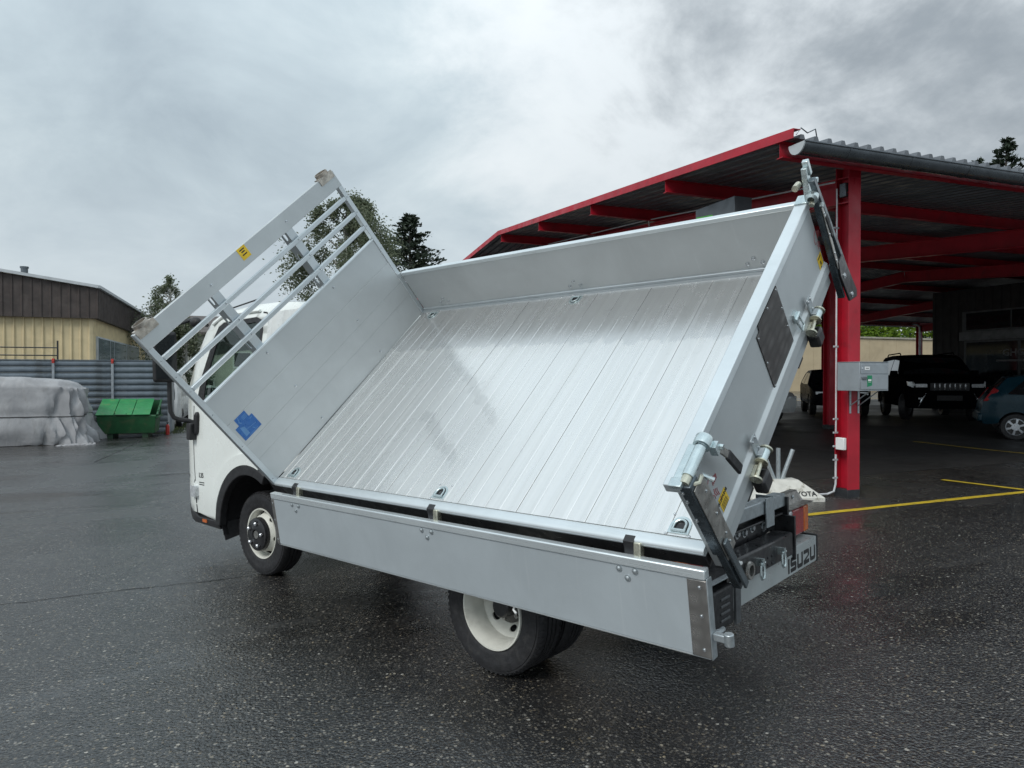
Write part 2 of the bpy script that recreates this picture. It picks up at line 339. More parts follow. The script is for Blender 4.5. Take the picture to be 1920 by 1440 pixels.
def asphalt_mat(key, inner=False):
    t = NT(key); c = t.coord()
    g = t.noise(c, 0.45, 5, 0.6, 0.3)
    mid = t.noise(c, 5, 5, 0.6)
    wob = t.noise(c, 60, 2)
    cw = t.new('ShaderNodeVectorMath', operation='ADD'); t.L.new(c, cw.inputs[0])
    sv = t.new('ShaderNodeVectorMath', operation='SCALE'); nn = t.new('ShaderNodeTexNoise'); t.L.new(c, nn.inputs[0]); nn.inputs['Scale'].default_value = 70
    t.L.new(nn.outputs['Color'], sv.inputs[0]); sv.inputs['Scale'].default_value = 0.008; t.L.new(sv.outputs[0], cw.inputs[1])
    fine = t.vor(cw.outputs[0], 80); chips = t.vor(cw.outputs[0], 48); big = t.vor(cw.outputs[0], 26)
    def pick(v, lo, hi, dmax):
        s2 = t.new('ShaderNodeSeparateColor'); t.L.new(v.outputs['Color'], s2.inputs[0])
        return t.math('MULTIPLY', t.rng(s2.outputs[0], lo, hi), t.rng(v.outputs['Distance'], dmax, dmax * 0.75)), s2
    p1, s1 = pick(fine, 0.55, 0.75, 0.55); p2, s2 = pick(chips, 0.83, 0.88, 0.42); p3, s3 = pick(big, 0.92, 0.945, 0.27)
    dark = t.mix(t.rng(mid, 0.3, 0.7), (0.008, 0.008, 0.0085), (0.020, 0.0195, 0.019))
    sheen_patch = t.rng(t.noise(t.remap(c, (0.16, 0.2, 1), (5.3, 1.2, 0)), 1.0, 6, 0.6, 0.4), 0.44, 0.62)      # pale patches painted in to lift the yard's wet sheen
    dark = t.mix(t.math('MULTIPLY', sheen_patch, 0.4), dark, (0.040, 0.040, 0.043))
    if inner: dark = t.mix(t.rng(mid, 0.3, 0.7), (0.018, 0.017, 0.017), (0.032, 0.031, 0.030))
    stone = t.mix(s1.outputs[1], (0.085, 0.07, 0.05), (0.18, 0.168, 0.15))
    stone2 = t.mix(s2.outputs[1], (0.13, 0.10, 0.062), (0.28, 0.265, 0.235))
    stone3 = t.mix(s3.outputs[1], (0.21, 0.17, 0.11), (0.42, 0.40, 0.36))
    k = 0.25 if inner else 1.0
    # three sizes of stone chips mixed over the dark base
    colr = t.mix(t.math('MULTIPLY', p1, 0.60 * k), dark, stone)
    colr = t.mix(t.math('MULTIPLY', p2, 0.85 * k), colr, stone2)
    colr = t.mix(t.math('MULTIPLY', p3, 0.9 * k), colr, stone3)
    t.base(colr)
    wet = t.rng(g, 0.42, 0.62)
    pud = t.math('MULTIPLY', t.rng(t.noise(t.remap(c, (0.35, 0.9, 1), (2.1, 0.4, 0)), 1.0, 5, 0.55, 0.3), 0.50, 0.66), 0.0 if inner else 1.0)
    r = t.rng(wet, 0, 1, 0.30, 0.17, False)
    if inner: r = t.rng(g, 0.4, 0.6, 0.62, 0.45)
    r = t.math('MULTIPLY', r, t.math('MULTIPLY_ADD', pud, -0.6, 1.0))
    t.set(Roughness=r, Specular_IOR_Level=0.5 if inner else 0.95, IOR=1.5 if inner else 1.56)
    h = t.math('ADD', t.math('MULTIPLY', fine.outputs['Distance'], -0.7), t.math('MULTIPLY', chips.outputs['Distance'], -0.9))
    h = t.math('ADD', h, t.math('MULTIPLY', wob, 0.5))
    h = t.math('MULTIPLY', h, t.math('MULTIPLY_ADD', pud, -0.75, 1.0))
    b1 = t.bump(h, 0.25 if inner else 0.5, 0.009)
    return reg(key, t)
asphalt_mat('asphalt'); asphalt_mat('asphalt_inner', True)

# ------------------------------------------------------------------ mesh tools
class MB:
    def __init__(s): s.v = []; s.f = []; s.mi = []; s.cur = 0
    def add(s, vs, fs):
        o = len(s.v); s.v += [V(p) for p in vs]
        for f in fs: s.f.append([o + i for i in f]); s.mi.append(s.cur)
        return s
    def bx(s, x0, x1, y0, y1, z0, z1, M=None):
        p = [V((x, y, z)) for x in (x0, x1) for y in (y0, y1) for z in (z0, z1)]
        if M: p = [M @ q for q in p]
        return s.add(p, [(0, 1, 3, 2), (4, 6, 7, 5), (0, 4, 5, 1), (2, 3, 7, 6), (0, 2, 6, 4), (1, 5, 7, 3)])
    def bar(s, a, b, w, h, up=(0, 0, 1)):
        a, b = V(a), V(b); d = (b - a).normalized(); u = V(up); sd = d.cross(u)
        if sd.length < 1e-4: sd = d.cross(V((1, 0, 0)))
        sd.normalize(); u = sd.cross(d)
        p = [q + sd * (w / 2 * i) + u * (h / 2 * j) for q in (a, b) for i in (-1, 1) for j in (-1, 1)]
        return s.add(p, [(0, 1, 3, 2), (4, 6, 7, 5), (0, 4, 5, 1), (2, 3, 7, 6), (0, 2, 6, 4), (1, 5, 7, 3)])
    def cyl(s, a, b, r, r2=None, n=16, caps=True):
        a, b = V(a), V(b); r2 = r if r2 is None else r2
        d = (b - a).normalized(); t = V((0, 0, 1)) if abs(d.z) < 0.9 else V((1, 0, 0))
        x = d.cross(t).normalized(); y = d.cross(x)
        p = [q + (x * cos(2 * pi * i / n) + y * sin(2 * pi * i / n)) * rr for q, rr in ((a, r), (b, r2)) for i in range(n)]
        f = [(i, (i + 1) % n, n + (i + 1) % n, n + i) for i in range(n)]
        if caps: f += [tuple(range(n - 1, -1, -1)), tuple(range(n, 2 * n))]
        return s.add(p, f)
    def tube(s, path, r, n=8, caps=True):
        path = [V(p) for p in path]; m = len(path); rs = r if isinstance(r, (list, tuple)) else [r] * m
        pts = []; ref = None
        for i, p in enumerate(path):
            d = (path[min(i + 1, m - 1)] - path[max(i - 1, 0)]).normalized()
            if ref is None: ref = V((0, 0, 1)) if abs(d.z) < 0.9 else V((1, 0, 0))
            x = d.cross(ref).normalized(); y = d.cross(x).normalized(); ref = -y if False else ref
            pts += [p + (x * cos(2 * pi * k / n) + y * sin(2 * pi * k / n)) * rs[i] for k in range(n)]
        f = [(i * n + k, i * n + (k + 1) % n, (i + 1) * n + (k + 1) % n, (i + 1) * n + k) for i in range(m - 1) for k in range(n)]
        if caps: f += [tuple(range(n - 1, -1, -1)), tuple(range((m - 1) * n, m * n))]
        return s.add(pts, f)
    def lathe(s, prof, o=(0, 0, 0), axis='Y', n=48, close=True):
        """prof: (radius, height along axis)"""
        o = V(o); p = []
        for r, h in prof:
            for i in range(n):
                a = 2 * pi * i / n
                q = V((r * cos(a), h, r * sin(a))) if axis == 'Y' else (V((r * cos(a), r * sin(a), h)) if axis == 'Z' else V((h, r * cos(a), r * sin(a))))
                p.append(o + q)
        m = len(prof); rows = m if close else m - 1
        f = [(i * n + k, i * n + (k + 1) % n, ((i + 1) % m) * n + (k + 1) % n, ((i + 1) % m) * n + k) for i in range(rows) for k in range(n)]
        return s.add(p, f)
    def prism(s, poly, fn0, fn1):
        n = len(poly); p = [V(fn0(*q)) for q in poly] + [V(fn1(*q)) for q in poly]
        f = [tuple(range(n - 1, -1, -1)), tuple(range(n, 2 * n))] + [(i, (i + 1) % n, n + (i + 1) % n, n + i) for i in range(n)]
        return s.add(p, f)
    def plate(s, outer, holes, fn0, fn1=None, grid=None):
        """flat outline with holes mapped to space by fn0 (face) and fn1 (back)"""
        pts = []; edges = []
        for loop in [outer] + list(holes):
            o = len(pts); pts += [V(q) for q in loop]; edges += [(o + i, o + (i + 1) % len(loop)) for i in range(len(loop))]
        if grid:
            xs = [q[0] for q in outer]; ys = [q[1] for q in outer]
            x = min(xs) + grid * 0.5
            while x < max(xs):
                y = min(ys) + grid * 0.5
                while y < max(ys):
                    if pin(x, y, outer) and not any(pin(x, y, h) for h in holes): pts.append(V((x, y)))
                    y += grid
                x += grid
        vv, ee, ff, ov, oe, of = delaunay_2d_cdt(pts, edges, [], 1, 1e-5)
        if holes: ff = [f for f in ff if not any(pin(sum(vv[i].x for i in f) / 3, sum(vv[i].y for i in f) / 3, h) for h in holes)]
        A = [V(fn0(q.x, q.y)) for q in vv]
        if fn1 is None: return s.add(A, ff)
        B = [V(fn1(q.x, q.y)) for q in vv]; n = len(A)
        cnt = {}
        for f in ff:
            for i in range(len(f)):
                k = (f[i], f[(i + 1) % len(f)]); cnt[k] = 1
        bd = [k for k in cnt if (k[1], k[0]) not in cnt]
        return s.add(A + B, [tuple(f) for f in ff] + [tuple(n + i for i in reversed(f)) for f in ff] + [(b, a, n + a, n + b) for a, b in bd])
    def sphere(s, c, r, n=12, m=8):
        c = V(c); r = V(r) if not isinstance(r, (int, float)) else V((r, r, r)); p = []
        for j in range(m + 1):
            a = pi * j / m
            for i in range(n): b = 2 * pi * i / n; p.append(c + V((r.x * sin(a) * cos(b), r.y * sin(a) * sin(b), r.z * cos(a))))
        return s.add(p, [(j * n + i, j * n + (i + 1) % n, (j + 1) * n + (i + 1) % n, (j + 1) * n + i) for j in range(m) for i in range(n)])
    def mesh(s, name, M=None, merge=True, smooth=32, recalc=True):
        me = bpy.data.meshes.new(name)
        vs = [(M @ p) for p in s.v] if M is not None else s.v
        me.from_pydata([tuple(p) for p in vs], [], s.f)
        if len(set(s.mi)) > 1: me.polygons.foreach_set('material_index', s.mi)
        if merge or recalc:
            bm = bmesh.new(); bm.from_mesh(me)
            if merge: bmesh.ops.remove_doubles(bm, verts=bm.verts, dist=1e-5)
            if recalc: bmesh.ops.recalc_face_normals(bm, faces=bm.faces)
            bm.to_mesh(me); bm.free()
        if smooth:
            me.polygons.foreach_set('use_smooth', [True] * len(me.polygons)); me.set_sharp_from_angle(angle=rad(smooth))
        me.update(); return me
    def build(s, name, mat, parent=None, M=None, bevel=0, seg=2, smooth=32, merge=True, recalc=True):
        me = s.mesh(name, M, merge, smooth, recalc)
        for m in (mat if isinstance(mat, (list, tuple)) else [mat]): me.materials.append(MATS[m] if isinstance(m, str) else m)
        o = bpy.data.objects.new(name, me); COL.objects.link(o)
        if parent: o.parent = parent
        if bevel:
            b = o.modifiers.new('edge', 'BEVEL'); b.width = bevel; b.segments = seg; b.limit_method = 'ANGLE'; b.angle_limit = rad(40); b.harden_normals = False
        return o
def pin(x, y, poly):
    ins = False; n = len(poly); j = n - 1
    for i in range(n):
        xi, yi = poly[i]; xj, yj = poly[j]
        if (yi > y) != (yj > y) and x < (xj - xi) * (y - yi) / (yj - yi) + xi: ins = not ins
        j = i
    return ins
def ell(cx, cy, rx, ry, n=16, ph=0.0): return [(cx + rx * cos(2 * pi * i / n + ph), cy + ry * sin(2 * pi * i / n + ph)) for i in range(n)]
def rrect(x0, x1, y0, y1, r, n=4):
    p = []
    for cx, cy, a0 in ((x1 - r, y1 - r, 0), (x0 + r, y1 - r, 90), (x0 + r, y0 + r, 180), (x1 - r, y0 + r, 270)):
        p += [(cx + r * cos(rad(a0 + 90 * i / n)), cy + r * sin(rad(a0 + 90 * i / n))) for i in range(n + 1)]
    return p
def thing(name, label, cat, loc=(0, 0, 0), rotz=0, group=None):
    o = bpy.data.objects.new(name, None); COL.objects.link(o); o.location = loc; o.rotation_euler = (0, 0, rotz)
    o['label'] = label; o['category'] = cat
    if group: o['group'] = group
    return o
def tag(o, label, cat, group=None):
    o['label'] = label; o['category'] = cat
    if group: o['group'] = group
    return o
def empty(name, parent):
    o = bpy.data.objects.new(name, None); COL.objects.link(o); o.parent = parent; return o
def struct(o, label=None):
    o['kind'] = 'structure'
    if label: o['label'] = label
    return o
def dup(o, parent, loc=None, name=None):
    c = o.copy(); COL.objects.link(c); c.parent = parent
    if loc is not None: c.location = loc
    return c
def text(s, size, M, mat, parent, name, depth=0.0008, bold=0.0, sx=1.0):
    cu = bpy.data.curves.new('t', 'FONT'); cu.body = s; cu.size = size; cu.extrude = depth; cu.offset = bold; cu.align_x = 'CENTER'; cu.align_y = 'CENTER'; cu.resolution_u = 3
    ob = bpy.data.objects.new('t', cu); COL.objects.link(ob)
    me = bpy.data.meshes.new_from_object(ob); bpy.data.objects.remove(ob)
    me.transform(M @ Matrix.Diagonal((sx, 1, 1, 1))); me.materials.clear(); me.materials.append(MATS[mat])
    o = bpy.data.objects.new(name, me); COL.objects.link(o); o.parent = parent; me.name = name
    return o
def frame(o, x, y):
    """matrix with origin o, local x and y directions"""
    x = V(x).normalized(); y = V(y); y = (y - x * y.dot(x)).normalized(); z = x.cross(y)
    m = Matrix((x, y, z)).transposed().to_4x4(); m.translation = V(o); return m
def yard(d, b): return FWD * d + RGT * b                # metres ahead of and to the side of the photographer
SL = 0.01955
def sstep(a, b, x):
    t = max(0, min(1, (x - a) / (b - a))); return t * t * (3 - 2 * t)
def gz(x, y):
    b = x * RGT.x + y * RGT.y
    return SL * 15 * tanh(b / 15) + 0.25 * sstep(8, 15, y) * sstep(4, 11, x) * (1 - sstep(60, 90, x))
def onground(x, y, dz=0): return V((x, y, gz(x, y) + dz))
def sheet(name, xs, ys, mat, dz=0.0):
    m = MB(); nx, ny = len(xs), len(ys)
    m.add([onground(x, y, dz) for y in ys for x in xs], [(j * nx + i, j * nx + i + 1, (j + 1) * nx + i + 1, (j + 1) * nx + i) for j in range(ny - 1) for i in range(nx - 1)])
    return m.build(name, mat, merge=False, recalc=False, smooth=60)

# ------------------------------------------------------------------ ground, markings
def spread(a, b, fine0, fine1, step, coarse):
    xs = []; x = a
    while x < b:
        xs.append(x); x += step if fine0 <= x <= fine1 else coarse
    xs.append(b); return xs
xs = spread(-600, 600, -30, 60, 1.0, 30); ys = spread(-600, 600, -20, 60, 1.0, 30)
struct(sheet('ground', xs, ys, 'asphalt'), 'wet dark asphalt yard with pale stone chips')
fl = sheet('carport_pavement', [3 + 0.75 * i for i in range(60)], [8.45 + 0.62 * i for i in range(32)], 'asphalt_inner', 0.004); struct(fl, 'smoother grey asphalt floor under the carport')
def strip_line(name, a, b, wd, mat, dz, label, seg=0.4, jag=0.0, seed=1):
    a, b = V((*a, 0)), V((*b, 0)); d = (b - a).normalized(); nrm = V((-d.y, d.x, 0)); n = max(1, int((b - a).length / seg)); r = random.Random(seed)
    p = []; off = 0
    for i in range(n + 1):
        q = a.lerp(b, i / n)
        if jag: off += r.uniform(-jag, jag); off *= 0.9
        ww = wd * (r.uniform(0.4, 1.3) if jag else 1)
        for s_ in (-1, 1):
            z = q + nrm * (off + s_ * ww / 2 + (r.uniform(-0.006, 0.006) if not jag else 0)); p.append(onground(z.x, z.y, dz))
    m = MB().add(p, [(2 * i, 2 * i + 1, 2 * i + 3, 2 * i + 2) for i in range(n)])
    return struct(m.build(name, mat, merge=False, recalc=False), label)
strip_line('parking_line', (5.3, 6.42), (22, 6.3), 0.11, 'line_yellow', 0.004, 'long yellow line painted along the front of the carport')
strip_line('parking_line', (9.85, 6.5), (9.72, 7.6), 0.10, 'line_yellow', 0.008, 'short yellow bay line by the red post')
strip_line('parking_line', (14.0, 8.9), (13.45, 11.2), 0.06, 'line_yellow', 0.010, 'worn yellow bay line inside the carport')
def ck(n, a, b, s, wd=0.012): strip_line('pavement_crack', a, b, wd, 'crack', 0.003, n, 0.06, 0.02, s)
_a = yard(5.35, -3.95); _b = yard(6.0, -2.1); ck('thin crack running across the asphalt to the front wheel', _a[:2], _b[:2], 3)
_a = yard(15.0, -8.9); _b = yard(20.5, -10.8); ck('crack in the asphalt in front of the green skip', _a[:2], _b[:2], 5, 0.03)

# loose pale chips lying on the asphalt near the camera
rs = random.Random(3); m = MB()
for i in range(1500):
    d = 1.6 + 9 * rs.random() ** 1.6; b = (rs.random() - 0.5) * 1.7 * d
    q = yard(d, b); r_ = rs.choice((0.003, 0.004, 0.005, 0.007)) * rs.uniform(0.7, 1.35); a0 = rs.random() * 6
    g_ = onground(q.x, q.y); k = 6; el = rs.uniform(0.5, 1)
    ring = [g_ + V((cos(a0 + 2 * pi * j / k) * r_ * rs.uniform(0.8, 1.1), sin(a0 + 2 * pi * j / k) * r_ * el, 0.0)) for j in range(k)]
    top = [g_ + (p - g_) * 0.65 + V((0, 0, r_ * 0.35)) for p in ring]
    m.cur = rs.choice((0, 0, 1))
    m.add(ring + top, [(j, (j + 1) % k, k + (j + 1) % k, k + j) for j in range(k)] + [tuple(range(k, 2 * k))])
simple('chip_tan', (0.20, 0.165, 0.11), 0.5, 0, 0.3, 25); simple('chip_grey', (0.22, 0.21, 0.19), 0.45, 0, 0.35, 25)
o = m.build('stone_chips', ['chip_tan', 'chip_grey'], merge=False, recalc=False, smooth=0); o['kind'] = 'stuff'; o['label'] = 'loose pale stone chips on the asphalt'

# ------------------------------------------------------------------ the truck (own axes: x to the cab, y to its near side, z up from the wheels)
_ct = V((-4.5368, 3.9848, 1.6616)); _y, _p, _r = -0.8481, -0.0099, -0.0196
f0 = V((cos(_y) * cos(_p), sin(_y) * cos(_p), sin(_p))); r0 = V((sin(_y), -cos(_y), 0)); u0 = r0.cross(f0)
r1 = r0 * cos(_r) + u0 * sin(_r); u1 = u0 * cos(_r) - r0 * sin(_r)
fw = V((FWD.x * cos(PITCH), FWD.y * cos(PITCH), sin(PITCH))); uw = RGT.cross(fw)
A_ = Matrix((f0, r1, u1)).transposed(); B_ = Matrix((fw, RGT, uw)).transposed()
RT = B_ @ A_.transposed()
TRUCK = RT.to_4x4(); TRUCK.translation = V((0, 0, CAM_Z)) - RT @ _ct
truck = thing('tipper_truck', 'white tipper truck with its aluminium bed tipped sideways and the near side board dropped', 'truck')
truck.matrix_world = TRUCK
YC = 0.12
YN, ZN, LB, WB, HS, HH, HP = 1.3927, 0.9457, 3.2476, 1.945, 0.388, 1.359, 0.754
BED = Matrix(((1, 0, 0, 0), (0, cos(TH), sin(TH), YN), (0, -sin(TH), cos(TH), ZN), (0, 0, 0, 1)))
def hexbolt(m, c, nrm, r=0.011, h=0.008, washer=True):
    c, nrm = V(c), V(nrm).normalized()
    if washer: m.cyl(c, c + nrm * 0.0025, r * 1.55, n=14)
    m.cyl(c + nrm * 0.002, c + nrm * h, r, r * 0.85, n=6 if washer else 12)
_boltmesh = {}
def bolt(c, nrm, parent, M=None, r=0.011, mat='bolt_steel', kind='hex'):
    key = (r, mat, kind)
    if key not in _boltmesh:
        b = MB()
        if kind == 'hex': hexbolt(b, (0, 0, 0), (0, 0, 1), r, r * 0.75)
        else: b.cyl((0, 0, 0), (0, 0, r * 0.25), r, n=14); b.sphere((0, 0, r * 0.25), (r * 0.75, r * 0.75, r * 0.45), 10, 5)
        me = b.mesh('bolt'); me.materials.append(MATS[mat]); _boltmesh[key] = me
    o = bpy.data.objects.new('bolt', _boltmesh[key]); COL.objects.link(o); o.parent = parent
    c, nrm = V(c), V(nrm)
    if M is not None: nrm = M.to_3x3() @ nrm; c = M @ c
    o.matrix_local = Matrix.Translation(c) @ nrm.to_track_quat('Z', 'Y').to_matrix().to_4x4()
    return o

# bed floor
fr = MB()
fr.bx(-LB, 0, -WB, -0.06, -0.045, -0.032)
for s_ in [-0.15 - 0.42 * i for i in range(8)]: fr.bx(s_ - 0.03, s_ + 0.03, -WB + 0.05, -0.08, -0.13, -0.045)
for w_ in (-0.5, -1.4): fr.bx(-LB + 0.02, -0.02, w_ - 0.04, w_ + 0.04, -0.24, -0.13)
bed = fr.build('bed_floor', 'chassis_steel', truck, BED)
ed = [0.0, -0.13, -0.34, -0.55, -0.763, -0.977, -1.187, -1.38, -1.592, -1.8, -2.005, -2.218, -2.427, -2.64, -2.852, -3.061, -LB + 0.004]
rp = random.Random(5)
for i in range(len(ed) - 1):
    a, b = ed[i + 1] + 0.0012, ed[i] - 0.0012; dn = rp.uniform(-0.0008, 0.0005); md = (a + b) / 2
    m = MB(); z0 = -0.03
    prof = [(a, z0), (a, dn - 0.001), (a + 0.002, dn), (md - 0.004, dn), (md - 0.002, dn - 0.0012), (md + 0.002, dn - 0.0012), (md + 0.004, dn), (b - 0.002, dn), (b, dn - 0.001), (b, z0)]
    m.prism(prof, lambda s_, n_: (s_, -WB + 0.004, n_), lambda s_, n_: (s_, -0.062, n_))
    m.build('floor_plank', 'aluminium_floor', bed, BED, smooth=0)
# near edge profile with its bull nose
m = MB(); pr = [(-0.0605, -0.004), (-0.052, 0.0025), (-0.012, 0.0025), (-0.003, -0.002), (0.002, -0.010), (0.001, -0.022), (-0.006, -0.030), (-0.06, -0.030)]
m.prism(pr, lambda w_, n_: (-LB, w_, n_), lambda w_, n_: (0.004, w_, n_))
edge_p = m.build('edge_profile', 'aluminium_cap', truck, BED, smooth=40)
m = MB(); m.bx(-LB + 0.01, -0.02, -0.05, -0.012, -0.12, -0.031); m.build('edge_rail', 'black_steel', truck, BED, bevel=0.004)
m = MB(); pr = [(-WB - 0.004, 0.012), (-WB + 0.022, 0.012), (-WB + 0.03, 0.0), (-WB + 0.03, -0.01), (-WB - 0.004, -0.01)]
m.prism(pr, lambda w_, n_: (-LB + 0.03, w_, n_), lambda w_, n_: (-0.002, w_, n_)); m.build('far_sill', 'aluminium_tube', truck, BED)
# lashing rings: D-shaped rim, flat black plate painting the recess's shade, ring, four screws
def lash_ring(s_, w_, flip):
    r = empty('lashing_point', truck); k = -1 if flip else 1
    def D(rr, y0): return [(rr * cos(a), k * rr * sin(a)) for a in [pi * i / 12 for i in range(13)]] + [(-rr, -k * y0), (rr, -k * y0)]
    f = lambda z: (lambda x, y: (s_ + x, w_ - y, z))
    m = MB(); m.plate(D(0.048, 0.04), [D(0.037, 0.03)], f(0.0045), f(-0.001)); m.build('rim', 'zinc', r, BED)
    m = MB(); m.plate(D(0.037, 0.03), [], f(0.0022), f(0.0002)); m.build('recess_shade', 'black_steel', r, BED)
    m = MB(); m.tube([(s_ + 0.027 * cos(a), w_ - k * (0.027 * sin(a)), 0.008) for a in [pi * i / 12 for i in range(13)]], 0.0058, 8)
    m.cyl((s_ - 0.034, w_ + k * 0.026, 0.008), (s_ + 0.034, w_ + k * 0.026, 0.008), 0.007, n=10)
    m.tube([(s_ - 0.027, w_, 0.008), (s_ - 0.027, w_ + k * 0.026, 0.008)], 0.0058, 8); m.tube([(s_ + 0.027, w_, 0.008), (s_ + 0.027, w_ + k * 0.026, 0.008)], 0.0058, 8)
    m.build('ring', 'zinc', r, BED)
    for dx, dy in ((-0.055, 0.045), (0.055, 0.045), (-0.05, -0.058), (0.05, -0.058)): bolt((s_ + dx, w_ + dy, 0.001), (0, 0, 1), r, BED, 0.006, kind='dome')
for s_ in (-0.135, -1.63, -3.108): lash_ring(s_, -0.112, False)
for s_ in (-0.162, -1.632): lash_ring(s_, -1.86, True)

# headboard: frame posts carry boards, rails, mullions, top beam
m = MB()
for w_ in (-0.02, -WB + 0.02): m.bx(0.0, 0.042, w_ - 0.02, w_ + 0.02, -0.02, HH)
hb = m.build('headboard', 'aluminium_tube', truck, BED, bevel=0.003)
nb = [0.002, 0.206, 0.337, 0.533, HP]
for i in range(4):
    ds = (0.006, 0.0045, 0.004, 0.007)[i]
    m = MB(); m.bx(ds, 0.032, -WB + 0.04, -0.04, nb[i] + 0.0003, nb[i + 1] - 0.0003); m.build('board', 'aluminium_panel', hb, BED, bevel=0.0008)
m = MB(); m.bx(0.0, 0.036, -WB + 0.04, -0.04, HP - 0.004, HP + 0.008); m.build('board_cap', 'aluminium_cap', hb, BED, bevel=0.002)
for n_ in (1.137, 1.0, 0.872):
    m = MB(); m.bx(0.0, 0.03, -WB + 0.04, -0.04, n_ - 0.016, n_ + 0.016); m.build('rail', 'aluminium_tube', hb, BED, bevel=0.004)
m = MB(); m.bx(-0.004, 0.034, -WB + 0.002, -0.002, 1.232, HH); m.build('top_beam', 'aluminium_panel', hb, BED, bevel=0.003)
for w_ in (-0.594, -1.345):
    m = MB(); m.bx(0.034, 0.039, w_ - 0.036, w_ + 0.03, 0.02, 1.30)
    holes = [ell(0.082, n_, 0.020, 0.042, 14) for n_ in (0.30, 0.56, 0.815, 1.005, 1.20)]
    m.plate([(0.039, 0.02), (0.125, 0.02), (0.125, 1.30), (0.039, 1.30)], holes, lambda a, b: (a, w_ + 0.030, b), lambda a, b: (a, w_ + 0.025, b))
    m.build('mullion', 'aluminium_tube', hb, BED, smooth=20)
    for n_ in (1.137, 1.0, 0.872): bolt((0.0, w_ - 0.004, n_), (-1, 0, 0), hb, BED, 0.0095, kind='dome')
    for n_ in (0.70, 0.38, 0.057): bolt((0.005, w_ - 0.004, n_), (-1, 0, 0), hb, BED, 0.0105, kind='dome')
    bolt((-0.004, w_ - 0.004, 1.29), (-1, 0, 0), hb, BED, 0.010, kind='dome')
for n_ in (1.30, 1.137, 1.0, 0.872, 0.66, 0.36, 0.03):
    for w_ in (-0.02, -WB + 0.02): bolt((0.0, w_, n_), (-1, 0, 0), hb, BED, 0.0065, kind='dome')
for w_, k in ((-0.09, -1), (-WB + 0.09, 1)):        # beacon sockets on the beam ends
    m = MB(); m.plate(rrect(w_ - 0.075, w_ + 0.075, HH - 0.045, HH + 0.012, 0.006), [], lambda a, b: (-0.006, a, b), lambda a, b: (-0.010, a, b))
    m.lathe([(0.046, 0.0), (0.052, 0.0), (0.052, 0.026), (0.046, 0.026)], (0.022, w_, HH + 0.008), 'Z', 28)
    pth = [(-0.008 + 0.04 - 0.046 * cos(a), w_ + 0.06 * sin(a) , HH + 0.016) for a in [-pi / 2 + pi * i / 10 for i in range(11)]]
    m2 = []
    for q in pth: m2 += [V(q) + V((0, 0, -0.02)), V(q) + V((0, 0, 0.022))]
    m.bx(-0.004, 0.05, w_ - 0.07, w_ + 0.07, HH, HH + 0.008)
    m.build('beacon_bracket', 'bracket_rusty', hb, BED)
def sticker(name, mat, parent, o, x, y, wd, ht, th=0.0006):
    """thin printed sheet: returns its frame"""
    F = frame(o, x, y); m = MB(); m.bx(-wd / 2, wd / 2, -ht / 2, ht / 2, 0, th); return m.build(name, mat, parent, F), F
BX, BW, BN = BED.to_3x3() @ V((1, 0, 0)), BED.to_3x3() @ V((0, 1, 0)), BED.to_3x3() @ V((0, 0, 1))
st, F = sticker('yellow_sticker', 'yellow_print', hb, BED @ V((-0.005, -0.93, 1.315)), -BW, BN, 0.075, 0.085)
for yy, ww in ((0.024, 0.045), (0.008, 0.03), (-0.012, 0.04)):
    m = MB(); m.bx(-ww / 2, ww / 2, yy - 0.004, yy + 0.004, 0.0007, 0.0011); m.build('print', 'black_print', st, F)
st, F = sticker('blue_sticker', 'blue_print', hb, BED @ V((0.0034, -0.146, 0.497)), -BW, BN, 0.098, 0.066)
m = MB(); m.bar((-0.035, 0.0, 0.0009), (-0.02, -0.03, 0.0009), 0.007, 0.0006); m.bar((-0.02, 0.03, 0.0009), (-0.03, 0.0, 0.0009), 0.004, 0.0006)
for yy in (0.012, 0.002, -0.008): m.bx(0.0, 0.042, yy - 0.002, yy + 0.002, 0.0007, 0.0011)
m.build('print', 'pale_blue_print', st, F)
st, F = sticker('blue_sticker', 'blue_print', hb, BED @ V((0.0027, -0.142, 0.423)), -BW, BN, 0.160, 0.108)
m = MB(); m.add([V((-0.055, -0.035, 0.0008)), V((-0.02, -0.035, 0.0008)), V((-0.02, 0.025, 0.0008)), V((-0.05, 0.04, 0.0008))], [(0, 1, 2, 3)])
m.bar((-0.02, 0.0, 0.0009), (0.06, -0.012, 0.0009), 0.003, 0.0006); m.bar((0.02, -0.02, 0.0009), (0.03, -0.04, 0.0009), 0.004, 0.0006); m.bar((-0.03, -0.045, 0.0009), (0.05, -0.045, 0.0009), 0.003, 0.0006); m.bar((0.045, 0.038, 0.0009), (0.065, 0.038, 0.0009), 0.004, 0.0006)
m.build('print', 'pale_blue_print', st, F)

# far side wall
m = MB(); m.bx(-LB + 0.004, -0.002, -WB - 0.028, -WB, 0.016, HS - 0.022); sw = m.build('side_wall', 'aluminium_panel', truck, BED, bevel=0.002)
m = MB(); m.bx(-LB + 0.002, -0.001, -WB - 0.034, -WB + 0.004, HS - 0.022, HS + 0.006); m.build('wall_cap', 'aluminium_cap', sw, BED, bevel=0.004)
m = MB(); m.cyl((-LB + 0.06, -WB + 0.004, 0.018), (-0.01, -WB + 0.004, 0.018), 0.011, n=12); m.build('hinge_tube', 'aluminium_tube', sw, BED)
for s_ in (-0.29, -1.62, -2.906):
    for ds, dn in ((-0.045, 0.062), (0.045, 0.062), (0.0, 0.096)): bolt((s_ + ds, -WB, dn), (0, 1, 0), sw, BED, 0.014, kind='dome')

